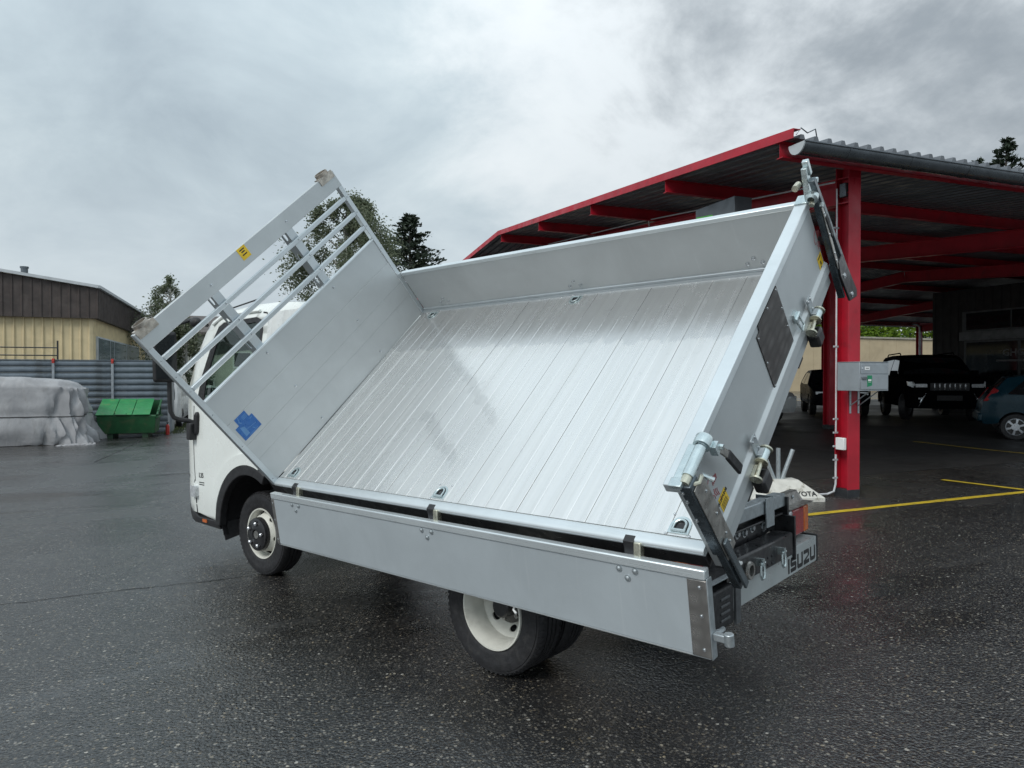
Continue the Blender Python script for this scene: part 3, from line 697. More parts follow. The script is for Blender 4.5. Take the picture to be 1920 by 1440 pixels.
# tailgate
m = MB()
prof = [(-LB, HS - 0.03), (-LB - 0.030, HS - 0.03), (-LB - 0.030, 0.022), (-LB - 0.046, 0.004), (-LB - 0.046, -0.052), (-LB - 0.034, -0.060), (-LB - 0.034, -0.125), (-LB, -0.125)]
m.prism(prof, lambda s_, n_: (s_, -WB, n_), lambda s_, n_: (s_, -0.03, n_)); tg = m.build('tailgate', 'aluminium_panel', truck, BED, bevel=0.003)
m = MB(); m.bx(-LB - 0.036, -LB + 0.030, -WB + 0.0, -0.01, HS - 0.030, HS + 0.012); m.build('gate_cap', 'aluminium_cap', tg, BED, bevel=0.004)
m = MB(); pl = [(-1.282, -0.005), (-0.940, -0.005), (-0.945, 0.320), (-0.985, 0.322), (-0.99, 0.352), (-1.285, 0.352)]
m.plate(pl, [], lambda a, b: (-LB - 0.035, a, b), lambda a, b: (-LB - 0.0305, a, b)); m.build('tread_plate', 'tread_plate', tg, BED)
for a, b in ((-1.27, 0.34), (-1.13, 0.34), (-0.955, 0.305), (-0.955, 0.16), (-0.952, 0.02), (-1.27, 0.23), (-1.27, 0.12), (-1.27, 0.01), (-1.1, 0.005)): bolt((-LB - 0.035, a, b), (-1, 0, 0), tg, BED, 0.006, kind='dome')
for w_ in (-0.565, -1.545):       # lower hinges
    h = empty('gate_hinge', truck)
    m = MB(); m.plate(rrect(w_ - 0.034, w_ + 0.022, -0.03, 0.07, 0.012), [], lambda a, b: (-LB - 0.054, a, b), lambda a, b: (-LB - 0.0468, a, b))
    m.bx(-LB - 0.078, -LB - 0.0545, w_ - 0.026, w_ + 0.020, -0.029, -0.014); m.build('hinge_plate', 'galvanised', h, BED, bevel=0.002)
    for a, b in ((-0.022, 0.054), (0.010, 0.054), (-0.02, -0.008)): bolt((-LB - 0.054, w_ + a, b), (-1, 0, 0), h, BED, 0.0085, kind='dome')
    m = MB(); m.cyl((-LB - 0.072, w_ - 0.035, -0.042), (-LB - 0.072, w_ + 0.032, -0.042), 0.022, n=18); m.build('hinge_barrel', 'zinc', h, BED)
    m = MB(); m.cyl((-LB - 0.072, w_ - 0.043, -0.042), (-LB - 0.072, w_ - 0.036, -0.042), 0.030, n=16); m.cyl((-LB - 0.072, w_ + 0.033, -0.042), (-LB - 0.072, w_ + 0.040, -0.042), 0.030, n=16)
    m.cyl((-LB - 0.072, w_ + 0.04, -0.042), (-LB - 0.07, w_ + 0.125, -0.055), 0.009, n=10); m.cyl((-LB - 0.07, w_ + 0.118, -0.055), (-LB - 0.07, w_ + 0.126, -0.056), 0.028, n=14)
    m.bx(-LB - 0.062, -LB - 0.047, w_ + 0.05, w_ + 0.11, -0.075, -0.042); m.build('hinge_pin', 'zinc_yellow', h, BED)
    m = MB(); m.bx(-LB - 0.095, -LB - 0.035, w_ + 0.03, w_ + 0.115, -0.165, -0.085); m.build('hinge_block', 'black_steel', h, BED, bevel=0.012)
h = empty('lashing_handle', tg)
m = MB(); m.plate(rrect(-1.405, -1.355, 0.06, 0.115, 0.006), [], lambda a, b: (-LB - 0.042, a, b), lambda a, b: (-LB - 0.0305, a, b))
m.tube([(-LB - 0.045, -1.40, 0.085), (-LB - 0.056, -1.40, 0.02), (-LB - 0.056, -1.36, 0.012), (-LB - 0.045, -1.355, 0.08)], 0.006, 8); m.cyl((-LB - 0.045, -1.41, 0.09), (-LB - 0.045, -1.345, 0.09), 0.009, n=10)
m.build('handle', 'zinc', tg, BED); bpy.data.objects.remove(h)
for w0, nm in ((-0.19, 0), (-1.885, 1)):
    sgn = 1 if nm == 0 else -1
    st, F = sticker('caution_sticker', 'yellow_print', tg, BED @ V((-LB - 0.0305, w0 + (-0.04 if nm == 0 else -0.01), 0.045)), -BW, BN, 0.075, 0.10)
    if nm == 0: text('ACHTUNG', 0.020, F @ Matrix.Translation((0, 0.032, 0.001)), 'black_print', st, 'lettering', bold=0.0005)
    m = MB()
    if nm == 0:
        for yy in (0.01, 0.0, -0.01, -0.02, -0.03): m.bx(-0.03, 0.028 - 0.006 * (yy > 0), yy - 0.002, yy + 0.002, 0.0007, 0.0011)
    else:
        m.bx(-0.008, 0.008, -0.01, 0.012, 0.0007, 0.0011); m.bx(-0.016, 0.004, -0.026, -0.018, 0.0007, 0.0011); m.bx(-0.03, 0.02, 0.034, 0.042, 0.0007, 0.0011)
    m.build('print', 'black_print', st, F)
    # red brush-stroke bird mark
    F = frame(BED @ V((-LB - 0.0305, w0 + (-0.01 if nm == 0 else -0.05), 0.165)), -BW, BN); m = MB(); rr = random.Random(4)
    def stroke(pts, w0_=0.004):
        for i in range(len(pts) - 1): m.bar((*pts[i], 0.0006), (*pts[i + 1], 0.0006), w0_ * (1 - 0.5 * i / len(pts)), 0.0006)
    stroke([(-0.005, 0.06), (-0.03, 0.045), (-0.045, 0.02), (-0.042, 0.0), (-0.03, -0.006), (-0.025, 0.006)])
    for i in range(5): stroke([(0.008 + 0.009 * i, 0.052 - 0.006 * i), (0.012 + 0.010 * i, 0.03), (0.006 + 0.010 * i, 0.008)], 0.005)
    for i in range(3): stroke([(0.0 + 0.012 * i, -0.005 - 0.01 * i), (-0.006 + 0.012 * i, -0.025), (0.0 + 0.010 * i, -0.045 - 0.008 * i)], 0.004)
    stroke([(0.018, -0.07), (0.016, -0.085)], 0.004); stroke([(-0.02, -0.02), (-0.012, -0.035), (-0.016, -0.048)], 0.003)
    m.build('red_mark', 'red_print', tg, F)

# rear stakes with latches
def stake(w0, w1, near):
    k = 1 if near else -1
    s0 = LB + 0.03
    m = MB()
    m.bx(-s0 - 0.052, -s0 - (0.001 if near else 0.02), w0, w1, -0.02, HS + 0.005)
    m.bx(-s0 - 0.050, -s0 - 0.012, w0 + 0.006, w1 - 0.006, -0.25, -0.02)
    st = m.build('corner_stake', 'stake_steel', truck, BED, bevel=0.005)
    m = MB(); m.bx(-s0 - 0.058, -s0 - 0.0535, w0 - (0.03 if near else 0), w1 - 0.006, -0.05, HS - 0.02); m.build('face_plate', 'steel_raw', st, BED, bevel=0.001)
    for n_ in (0.30, 0.17, 0.05, 0.0): bolt((-s0 - 0.058, (w0 + w1) / 2 - (0.035 if near else 0), n_), (-1, 0, 0), st, BED, 0.007, kind='dome')
    if near:
        m = MB(); m.bx(-s0 - 0.072, -s0 - 0.060, w0 + 0.020, w1 - 0.012, -0.245, 0.05); m.build('stake_fin', 'fin_steel', st, BED, bevel=0.003)
        for n_ in (0.36, 0.31, 0.20): bolt((-s0 - 0.01, w1, n_), (0, 1, 0), st, BED, 0.009, kind='dome')
    else:
        m = MB(); m.plate([(-WB - 0.03, -0.02), (-WB - 0.01, -0.10), (-WB - 0.05, -0.30), (-WB - 0.17, -0.36), (-WB - 0.20, -0.33), (-WB - 0.12, -0.02)], [], lambda a, b: (-s0 - 0.062, a, b), lambda a, b: (-s0 - 0.05, a, b)); m.build('stake_gusset', 'black_steel', st, BED, bevel=0.003)
        for a, b in ((-WB - 0.06, -0.13), (-WB - 0.10, -0.29)): bolt((-s0 - 0.062, a, b), (-1, 0, 0), st, BED, 0.011)
        m = MB(); m.bar((-s0 - 0.045, w0 + 0.02, HS + 0.12), (-s0 - 0.045, w0 - 0.13, -0.32), 0.035, 0.03, (1, 0, 0)); m.build('stake_fin', 'fin_steel', st, BED, bevel=0.004)
    # latch
    lt = empty('gate_latch', truck)
    if near:
        s_, n_ = -LB - 0.052, HS + 0.006
        m = MB(); m.bx(-LB - 0.046, -LB - 0.004, -0.215, -0.03, HS + 0.0125, HS + 0.019); m.bx(-LB - 0.052, -LB + 0.0, -0.04, 0.002, HS + 0.004, HS + 0.024); m.build('latch_plate', 'zinc', lt, BED, bevel=0.003)
        m = MB(); m.cyl((s_, -0.06, n_), (s_, -0.205, n_), 0.024, n=20); m.build('latch_barrel', 'zinc', lt, BED)
        m = MB(); m.cyl((s_, -0.022, n_), (s_, -0.07, n_), 0.02, n=18); m.tube([(s_ - 0.02, -0.035, n_ - 0.01), (s_ - 0.035, -0.06, n_ - 0.03), (s_ - 0.03, -0.10, n_ - 0.035)], 0.009, 8); m.build('latch_pin', 'zinc_yellow', lt, BED)
        m = MB(); m.lathe([(0.024, -0.215), (0.034, -0.215), (0.036, -0.23), (0.036, -0.255), (0.032, -0.262), (0.018, -0.262)], (s_, 0, n_), 'Y', 24); m.build('latch_collar', 'zinc', lt, BED)
        m = MB(); m.bx(-LB - 0.10, -LB - 0.07, -0.262, -0.225, HS - 0.055, HS - 0.01); m.cyl((-LB - 0.08, -0.262, HS - 0.04), (-LB - 0.11, -0.262, HS - 0.045), 0.012, n=6); m.cyl((-LB - 0.06, -0.13, HS - 0.06), (-LB - 0.10, -0.135, HS - 0.09), 0.010, n=8); m.build('latch_bolt', 'zinc', lt, BED)
        m = MB(); m.bar((-LB - 0.095, -0.255, HS - 0.045), (-LB - 0.10, -0.285, HS - 0.115), 0.010, 0.034, (0, 1, 0)); m.build('lever', 'steel_raw', lt, BED, bevel=0.003)
        m = MB(); m.bar((-LB - 0.10, -0.282, HS - 0.105), (-LB - 0.105, -0.315, HS - 0.235), 0.016, 0.045, (0, 1, 0)); m.build('lever_grip', 'black_plastic', lt, BED, bevel=0.007)
    else:
        w_ = -WB - 0.01
        m = MB(); m.bx(-LB - 0.05, -LB + 0.03, w_ - 0.05, w_ + 0.035, HS + 0.0125, HS + 0.02); m.bar((-LB - 0.03, w_ - 0.02, HS + 0.0), (-LB - 0.04, w_ - 0.055, HS + 0.17), 0.05, 0.028, (1, 0, 0)); m.build('latch_plate', 'zinc', lt, BED, bevel=0.003)
        m = MB(); m.lathe([(0.018, 0.0), (0.03, 0.0), (0.032, 0.012), (0.032, 0.04), (0.02, 0.05), (0.018, 0.05)], (-LB - 0.06, w_ - 0.01, HS + 0.03), 'Y', 20); m.build('latch_collar', 'zinc', lt, BED)
        m = MB(); m.cyl((-LB + 0.0, w_ - 0.02, HS + 0.10), (-LB + 0.0, w_ + 0.04, HS + 0.11), 0.017, n=14); m.cyl((-LB - 0.06, w_ + 0.0, HS + 0.02), (-LB - 0.06, w_ + 0.05, HS + 0.005), 0.014, n=12); m.build('latch_pin', 'zinc_yellow', lt, BED)
        m = MB(); m.cyl((-LB - 0.055, w_ - 0.06, HS + 0.09), (-LB - 0.085, w_ - 0.06, HS + 0.085), 0.014, n=6); m.build('latch_bolt', 'zinc', lt, BED); m = MB(); m.cyl((-LB - 0.055, w_ - 0.01, HS - 0.03), (-LB - 0.095, w_ - 0.01, HS - 0.035), 0.014, n=6); m.build('latch_bolt', 'zinc', lt, BED); m = MB(); m.bx(-LB - 0.06, -LB - 0.03, w_ - 0.085, w_ - 0.055, HS + 0.12, HS + 0.20); m.build('latch_bolt', 'zinc', lt, BED, bevel=0.002)
        m = MB(); m.bar((-LB - 0.075, w_ - 0.01, HS - 0.05), (-LB - 0.085, w_ - 0.035, HS - 0.12), 0.010, 0.03, (0, 1, 0)); m.build('lever', 'zinc', lt, BED, bevel=0.003)
        m = MB(); m.bar((-LB - 0.085, w_ - 0.03, HS - 0.11), (-LB - 0.085, w_ - 0.045, HS - 0.25), 0.016, 0.04, (0, 1, 0)); m.build('lever_grip', 'black_plastic', lt, BED, bevel=0.007)
stake(-0.075, -0.01, True); stake(-WB - 0.040, -WB - 0.005, False)

# dropped near side board
DT, DB = V((0, 1.4192, 0.8806)), V((0, 1.370, 0.5215))
dn_ = (DB - DT); DH = dn_.length; dn_.normalize(); do_ = V((0, -dn_.z, dn_.y))
if do_.y < 0: do_ = -do_
DROP = Matrix(((1, 0, 0, 0), (0, do_.y, dn_.y, DT.y), (0, do_.z, dn_.z, DT.z), (0, 0, 0, 1)))      # local: x, out, down
m = MB(); m.bx(-3.262, -0.002, -0.028, 0, 0.040, DH); db = m.build('drop_side', 'aluminium_drop', truck, DROP, bevel=0.002)
m = MB(); m.bx(-3.268, 0.002, -0.036, 0.006, -0.004, 0.0395); m.build('board_cap', 'aluminium_drop_cap', db, DROP, bevel=0.006)
m = MB(); m.bx(-3.262, -0.002, -0.034, -0.004, DH + 0.0005, DH + 0.012); m.build('board_foot', 'aluminium_drop_cap', db, DROP, bevel=0.003)
for x0, x1 in ((-3.270, -3.185), (-0.028, 0.006)):
    m = MB(); m.bx(x0, x1, -0.034, 0.003, 0.041, DH + 0.004); m.build('end_plate', 'turned_steel', db, DROP, bevel=0.003)
    for q in (0.07, 0.19, DH - 0.03): bolt(((x0 + x1) / 2 - 0.012 * (x0 < -1), 0.003, q), (0, 1, 0), db, DROP, 0.008 if x0 < -1 else 0.006, kind='dome')
m = MB(); m.bx(-3.276, -3.2705, -0.036, 0.006, 0.03, DH + 0.006); m.build('end_rail', 'galvanised', db, DROP, bevel=0.002)
m = MB(); m.bx(-3.34, -3.276, -0.03, -0.005, 0.258, 0.29); m.cyl((-3.34, -0.016, 0.248), (-3.34, -0.016, 0.30), 0.02, n=14); m.build('catch', 'galvanised', db, DROP, bevel=0.004)
m = MB(); m.tube([(-2.2, -0.02, DH + 0.01), (-2.19, -0.02, DH + 0.035), (-2.215, -0.01, DH + 0.045)], 0.006, 6); m.build('pull_strap', 'white_print', db, DROP)
for s_ in (-0.30, -1.621, -2.905):
    for ds, q in ((-0.04, 0.055), (0.04, 0.055), (0.0, 0.092)): bolt((s_ + ds, 0.0005, q), (0, 1, 0), db, DROP, 0.0145, mat='galvanised', kind='dome')
for s_ in (-0.262, -1.633, -2.902):
    m = MB(); c0 = BED @ V((s_, -0.028, 0.006)); c1 = BED @ V((s_, 0.006, 0.004)); c2 = BED @ V((s_, 0.022, -0.03)); c3 = V((s_, 1.385, 0.83))
    def strip(p, wd, th):
        o = []
        for i, q in enumerate(p):
            d = (p[min(i + 1, len(p) - 1)] - p[max(i - 1, 0)]).normalized(); nn = V((0, d.z, -d.y))
            o += [q + V((-wd / 2, 0, 0)), q + V((wd / 2, 0, 0)), q + V((wd / 2, 0, 0)) + nn * th, q + V((-wd / 2, 0, 0)) + nn * th]
        n = len(p); f = [(4 * i + k, 4 * i + (k + 1) % 4, 4 * i + 4 + (k + 1) % 4, 4 * i + 4 + k) for i in range(n - 1) for k in range(4)] + [(0, 1, 2, 3), (4 * n - 4, 4 * n - 1, 4 * n - 2, 4 * n - 3)]
        m.add(o, f)
    strip([c0, c1, c2, c3], 0.05, 0.007); hk = m.build('board_hook', 'black_steel', truck, None, bevel=0.002)
    m = MB(); m.bx(s_ - 0.062, s_ - 0.028, 1.365, 1.40, 0.86, 0.945); m.build('hook_clip', 'zinc_yellow', hk, None, bevel=0.004)

# ------------------------------------------------------------------ chassis, rear end
m = MB()
for y_ in (YC - 0.37, YC + 0.37):
    m.bx(-2.82, 2.0, y_ - 0.004, y_ + 0.004, 0.50, 0.70); m.bx(-2.82, 2.0, y_ - 0.035, y_ + 0.035, 0.7, 0.708); m.bx(-2.82, 2.0, y_ - 0.035, y_ + 0.035, 0.492, 0.5)
for x_ in (-2.6, -1.3, -0.3, 0.8): m.bx(x_ - 0.04, x_ + 0.04, YC - 0.37, YC + 0.37, 0.54, 0.66)
ch = m.build('chassis', 'chassis_steel', truck)
m = MB()
for y_ in (YC - 0.40, YC + 0.40): m.bx(-2.85, 0.05, y_ - 0.045, y_ + 0.045, 0.712, 0.83)
for x_ in (-2.78, -1.55, -0.2): m.bx(x_ - 0.05, x_ + 0.05, YC - 0.85, YC + 0.92, 0.735, 0.82)
m.build('subframe', 'black_steel', ch, None, bevel=0.006)
m = MB()
for x_ in (-2.78, -0.2): m.cyl((x_ - 0.06, 1.06, 0.79), (x_ + 0.06, 1.06, 0.79), 0.05, n=18); m.bx(x_ - 0.05, x_ + 0.05, 0.95, 1.3, 0.80, 0.87)
m.build('tipping_pivot', 'black_steel', ch, None, bevel=0.006)
m = MB(); a_, b_ = V((-1.4, YC, 0.62)), BED @ V((-1.4, -1.15, -0.24))
m.cyl(a_, a_.lerp(b_, 0.42), 0.085, n=24); m.cyl(a_.lerp(b_, 0.42), a_.lerp(b_, 0.72), 0.068, n=24); hy = m.build('hydraulic_ram', 'hydraulic_grey', truck)
m = MB(); m.cyl(a_.lerp(b_, 0.72), b_, 0.052, n=24); m.build('ram_rod', 'chrome', hy)
m = MB(); m.cyl((-1.84, YC - 0.9, 0.36), (-1.84, YC + 0.9, 0.36), 0.06, n=16); m.sphere((-1.84, YC, 0.36), (0.2, 0.19, 0.17)); m.cyl((1.1, YC - 0.7, 0.33), (1.1, YC + 0.7, 0.33), 0.045, n=12); m.cyl((-1.8, YC, 0.4), (0.9, YC, 0.55), 0.045, n=12)
m.build('axles', 'chassis_steel', ch)
m = MB()
for y_ in (YC - 0.43, YC + 0.43):
    for i in range(3): m.tube([(-2.5 + 0.08 * i, y_, 0.50 - 0.014 * i), (-1.84, y_, 0.43 - 0.014 * i), (-1.15 - 0.08 * i, y_, 0.50 - 0.014 * i)], 0.012, 6)
m.build('leaf_springs', 'chassis_steel', ch)
m = MB(); m.bx(-0.95, -0.1, YC - 0.86, YC - 0.45, 0.42, 0.72); m.build('fuel_tank', 'black_steel', ch, None, bevel=0.05, seg=3)
m = MB(); m.bx(-0.75, -0.05, YC + 0.46, YC + 0.80, 0.46, 0.72); m.build('battery_box', 'black_plastic', ch, None, bevel=0.03, seg=3)
# rear bumper with lettering
XB = -2.952
m = MB(); m.bx(XB, XB + 0.005, -0.835, 0.86, 0.408, 0.5675); m.bx(XB + 0.005, XB + 0.11, -0.835, 0.86, 0.562, 0.5675); m.bx(XB + 0.005, XB + 0.11, -0.835, 0.86, 0.408, 0.4135)
rb = m.build('rear_bumper', 'white_bumper' if 'white_bumper' in MATS else simple('white_bumper', (0.46, 0.49, 0.49), 0.38, 0.25, 0.06, 6), truck, None, bevel=0.003)
for y0 in (-0.858, 0.862):
    m = MB(); m.bx(XB - 0.004, XB + 0.115, y0, y0 + 0.022, 0.398, 0.578); m.build('bumper_end', 'black_plastic', rb, None, bevel=0.004)
# block letters I S U Z U
def letter(ch_, x, wd, ht, t_):
    o = []
    if ch_ == 'I': o = [[(0, 0), (t_, 0), (t_, ht), (0, ht)]]
    elif ch_ == 'S':
        hm = ht / 2
        o = [[(0, 0), (wd - t_ * 0.5, 0), (wd, t_ * 0.5), (wd, hm), (wd - t_ * 0.5, hm + t_ * 0.5), (t_, hm + t_ * 0.5), (t_, ht - t_), (wd, ht - t_), (wd, ht), (t_ * 0.5, ht), (0, ht - t_ * 0.5), (0, hm), (t_ * 0.5, hm - t_ * 0.5), (wd - t_, hm - t_ * 0.5), (wd - t_, t_), (0, t_)]]
    elif ch_ == 'U': o = [[(0, ht), (0, t_ * 0.5), (t_ * 0.5, 0), (wd - t_ * 0.5, 0), (wd, t_ * 0.5), (wd, ht), (wd - t_, ht), (wd - t_, t_), (t_, t_), (t_, ht)]]
    elif ch_ == 'Z': o = [[(0, 0), (wd, 0), (wd, t_), (t_ * 1.5, t_), (wd, ht * 0.5), (wd, ht - t_ * 0.5), (wd - t_ * 0.5, ht), (0, ht), (0, ht - t_), (wd - t_, ht - t_), (wd - t_, ht * 0.56), (0, t_ * 1.1)]]
    return [[(x + a, b) for a, b in q] for q in o]
m = MB(); xx = 0
for c_, wd in (('I', 0.026), ('S', 0.098), ('U', 0.100), ('Z', 0.100), ('U', 0.100)):
    for q in letter(c_, xx, wd, 0.092, 0.025): m.plate(q, [], lambda a, b: (XB - 0.0008, -0.325 - a, 0.424 + b), lambda a, b: (XB - 0.0001, -0.325 - a, 0.424 + b))
    xx += wd + 0.016
m.build('lettering', 'black_print', rb, smooth=0)
# towing crossbeam with shackles and bolts
m = MB(); m.bx(-2.98, -2.86, -0.34, 0.46, 0.545, 0.685); tow = m.build('tow_beam', 'black_steel', truck, None, bevel=0.012)
m = MB(); m.plate([(0.47, 0.60), (0.47, 0.80), (0.30, 0.84), (-0.30, 0.79), (-0.42, 0.74), (-0.42, 0.52), (-0.36, 0.52), (-0.36, 0.68)], [], lambda a, b: (-2.845, a, b), lambda a, b: (-2.833, a, b)); m.bx(-2.97, -2.83, -0.42, -0.40, 0.50, 0.77); m.bx(-2.90, -2.83, -0.40, 0.30, 0.775, 0.787); m.build('tow_plate', 'black_steel', tow, None, bevel=0.003)
for a, b in ((0.30, 0.765), (0.16, 0.745), (0.06, 0.735), (-0.05, 0.745), (-0.22, 0.72)): bolt((-2.845, a, b), (-1, 0, 0), tow, None, 0.02)
for y_ in (0.21, -0.10):
    m = MB(); m.bx(-3.02, -2.98, y_ - 0.012, y_ + 0.012, 0.60, 0.64)
    m.tube([(-3.01, y_ - 0.02, 0.615), (-3.012, y_ - 0.026, 0.555), (-3.012, y_ - 0.012, 0.53), (-3.012, y_ + 0.012, 0.53), (-3.012, y_ + 0.026, 0.555), (-3.01, y_ + 0.02, 0.615)], 0.0075, 8); m.cyl((-3.01, y_ - 0.032, 0.615), (-3.01, y_ + 0.032, 0.615), 0.008, n=8); m.build('shackle', 'zinc', tow)
m = MB(); m.lathe([(0.030, -0.012), (0.046, -0.012), (0.05, 0.0), (0.046, 0.012), (0.030, 0.012)], (-2.99, 0.335, 0.60), 'X', 24); m.build('tow_socket', 'steel_raw', tow)
m = MB(); m.bx(-3.0, -2.90, 0.44, 0.49, 0.655, 0.675); m.build('plug_cap', 'white_print', tow, None, bevel=0.006)
for a, b in ((0.0, 0.61), (0.0, 0.57), (0.06, 0.61), (0.06, 0.57)): bolt((-2.98, a, b), (-1, 0, 0), tow, None, 0.008, mat='black_steel', kind='dome')
# galvanised cross tube and near / far lamp carriers
m = MB(); m.bx(-2.90, -2.82, -0.44, 0.60, 0.82, 0.90); gt = m.build('cross_tube', 'galvanised', truck, None, bevel=0.006)
m = MB(); m.plate([(-0.22, 0.74), (-0.10, 0.74), (-0.10, 0.915), (-0.19, 0.915), (-0.22, 0.88)], [], lambda a, b: (-2.915 + 0.0, a, b), lambda a, b: (-2.905, a, b)); m.bx(-2.91, -2.80, -0.225, -0.218, 0.75, 0.915); m.build('tube_bracket', 'galvanised', gt, None, bevel=0.002)
for y0, far in ((-0.42, True), (0.62, False)):
    lp = empty('tail_light', truck); yb = -0.84 if far else 0.64; ye = -0.50 if far else 0.98; z0, z1 = 0.60, 0.775
    m = MB(); m.bx(-2.87, -2.78, min(yb, ye) - 0.005, max(yb, ye) + 0.005, z0 - 0.01, z1 + 0.01); m.build('lamp_housing', 'black_plastic', lp, None, bevel=0.01)
    sg = [(0.0, 0.085, 'lens_amber'), (0.087, 0.285, 'lens_red'), (0.287, 0.34, 'lamp_clear')] if far else [(0.0, 0.05, 'lamp_clear'), (0.052, 0.21, 'lens_red'), (0.212, 0.34, 'lens_amber')]
    for a, b, mt in sg:
        m = MB(); m.bx(-2.905, -2.868, min(yb, ye) + a, min(yb, ye) + b, z0, z1); m.build('lens', mt, lp, None, bevel=0.012, seg=3)
    if far:
        m = MB(); m.bx(-2.93, -2.80, -0.86, -0.44, 0.792, 0.797); m.add([(-2.86, -0.86, 0.797), (-2.86, -0.44, 0.797), (-2.84, -0.44, 0.87), (-2.84, -0.80, 0.87)], [(0, 1, 2, 3)]); m.bx(-2.845, -2.80, -0.80, -0.44, 0.865, 0.870); m.build('lamp_guard', 'steel_raw', lp, None)
        for y_ in (-0.50, -0.60, -0.70): bolt((-2.853, y_, 0.835), (-1, 0, 0.25), lp, None, 0.009)
        m = MB(); m.bx(-2.92, -2.80, -0.445, -0.425, 0.60, 0.88); m.build('lamp_bracket', 'black_steel', lp, None, bevel=0.003)
# near rear corner: slotted black lamp box
m = MB(); m.bx(-3.02, -2.80, 0.60, 0.94, 0.40, 0.60); bxo = m.build('lamp_box', 'black_plastic', truck, None, bevel=0.012)
m = MB()
for i in range(4): m.bx(-3.026, -3.018, 0.66, 0.76, 0.44 + 0.035 * i, 0.452 + 0.035 * i)
m.bx(-3.03, -3.015, 0.54, 0.60, 0.39, 0.68); m.build('slot_ribs', 'hydraulic_grey', bxo, None, bevel=0.002)
m = MB(); m.tube([(-3.04, 0.95, 0.44), (-3.06, 0.85, 0.435), (-3.05, 0.80, 0.43)], 0.014, 8); m.build('box_strap', 'galvanised', bxo)
m = MB(); m.bx(-3.05, -3.02, 0.62, 0.96, 0.661, 0.668); m.build('box_trim', 'galvanised', bxo)
m = MB(); m.bx(-2.98, -2.90, 0.49, 0.60, 0.585, 0.66); m.bx(-3.02, -2.84, 0.50, 0.98, 0.64, 0.66); m.build('box_bracket', 'black_steel', bxo, None, bevel=0.005)
m = MB()                                                     # rear mudguards
for yy in (YC + 0.42, YC - 0.98):
    pts = [(-1.84 + 0.47 * cos(a), 0.36 + 0.43 * sin(a)) for a in [rad(15 + 150 * i / 14) for i in range(15)]]
    for i in range(14):
        a, b = pts[i], pts[i + 1]; m.add([(a[0], yy, a[1]), (b[0], yy, b[1]), (b[0], yy + 0.56, b[1]), (a[0], yy + 0.56, a[1])], [(0, 1, 2, 3)])
m.build('mudguards', 'black_plastic', ch)

# ------------------------------------------------------------------ wheels
def tyre_profile(R, rr, wd):
    return [(rr, -wd * 0.42), (rr + 0.018, -wd * 0.47), (R * 0.80, -wd * 0.52), (R * 0.93, -wd * 0.49), (R * 0.985, -wd * 0.42), (R, -wd * 0.34), (R, -wd * 0.20), (R - 0.010, -wd * 0.19), (R - 0.010, -wd * 0.15), (R, -wd * 0.14), (R, -wd * 0.03), (R - 0.010, -wd * 0.02), (R - 0.010, wd * 0.02), (R, wd * 0.03), (R, wd * 0.14), (R - 0.010, wd * 0.15), (R - 0.010, wd * 0.19), (R, wd * 0.20), (R, wd * 0.34), (R * 0.985, wd * 0.42), (R * 0.955, wd * 0.475), (R * 0.925, wd * 0.475), (R * 0.92, wd * 0.495), (R * 0.82, wd * 0.52), (R * 0.80, wd * 0.508), (R * 0.70, wd * 0.50), (rr + 0.018, wd * 0.47), (rr, wd * 0.42)]
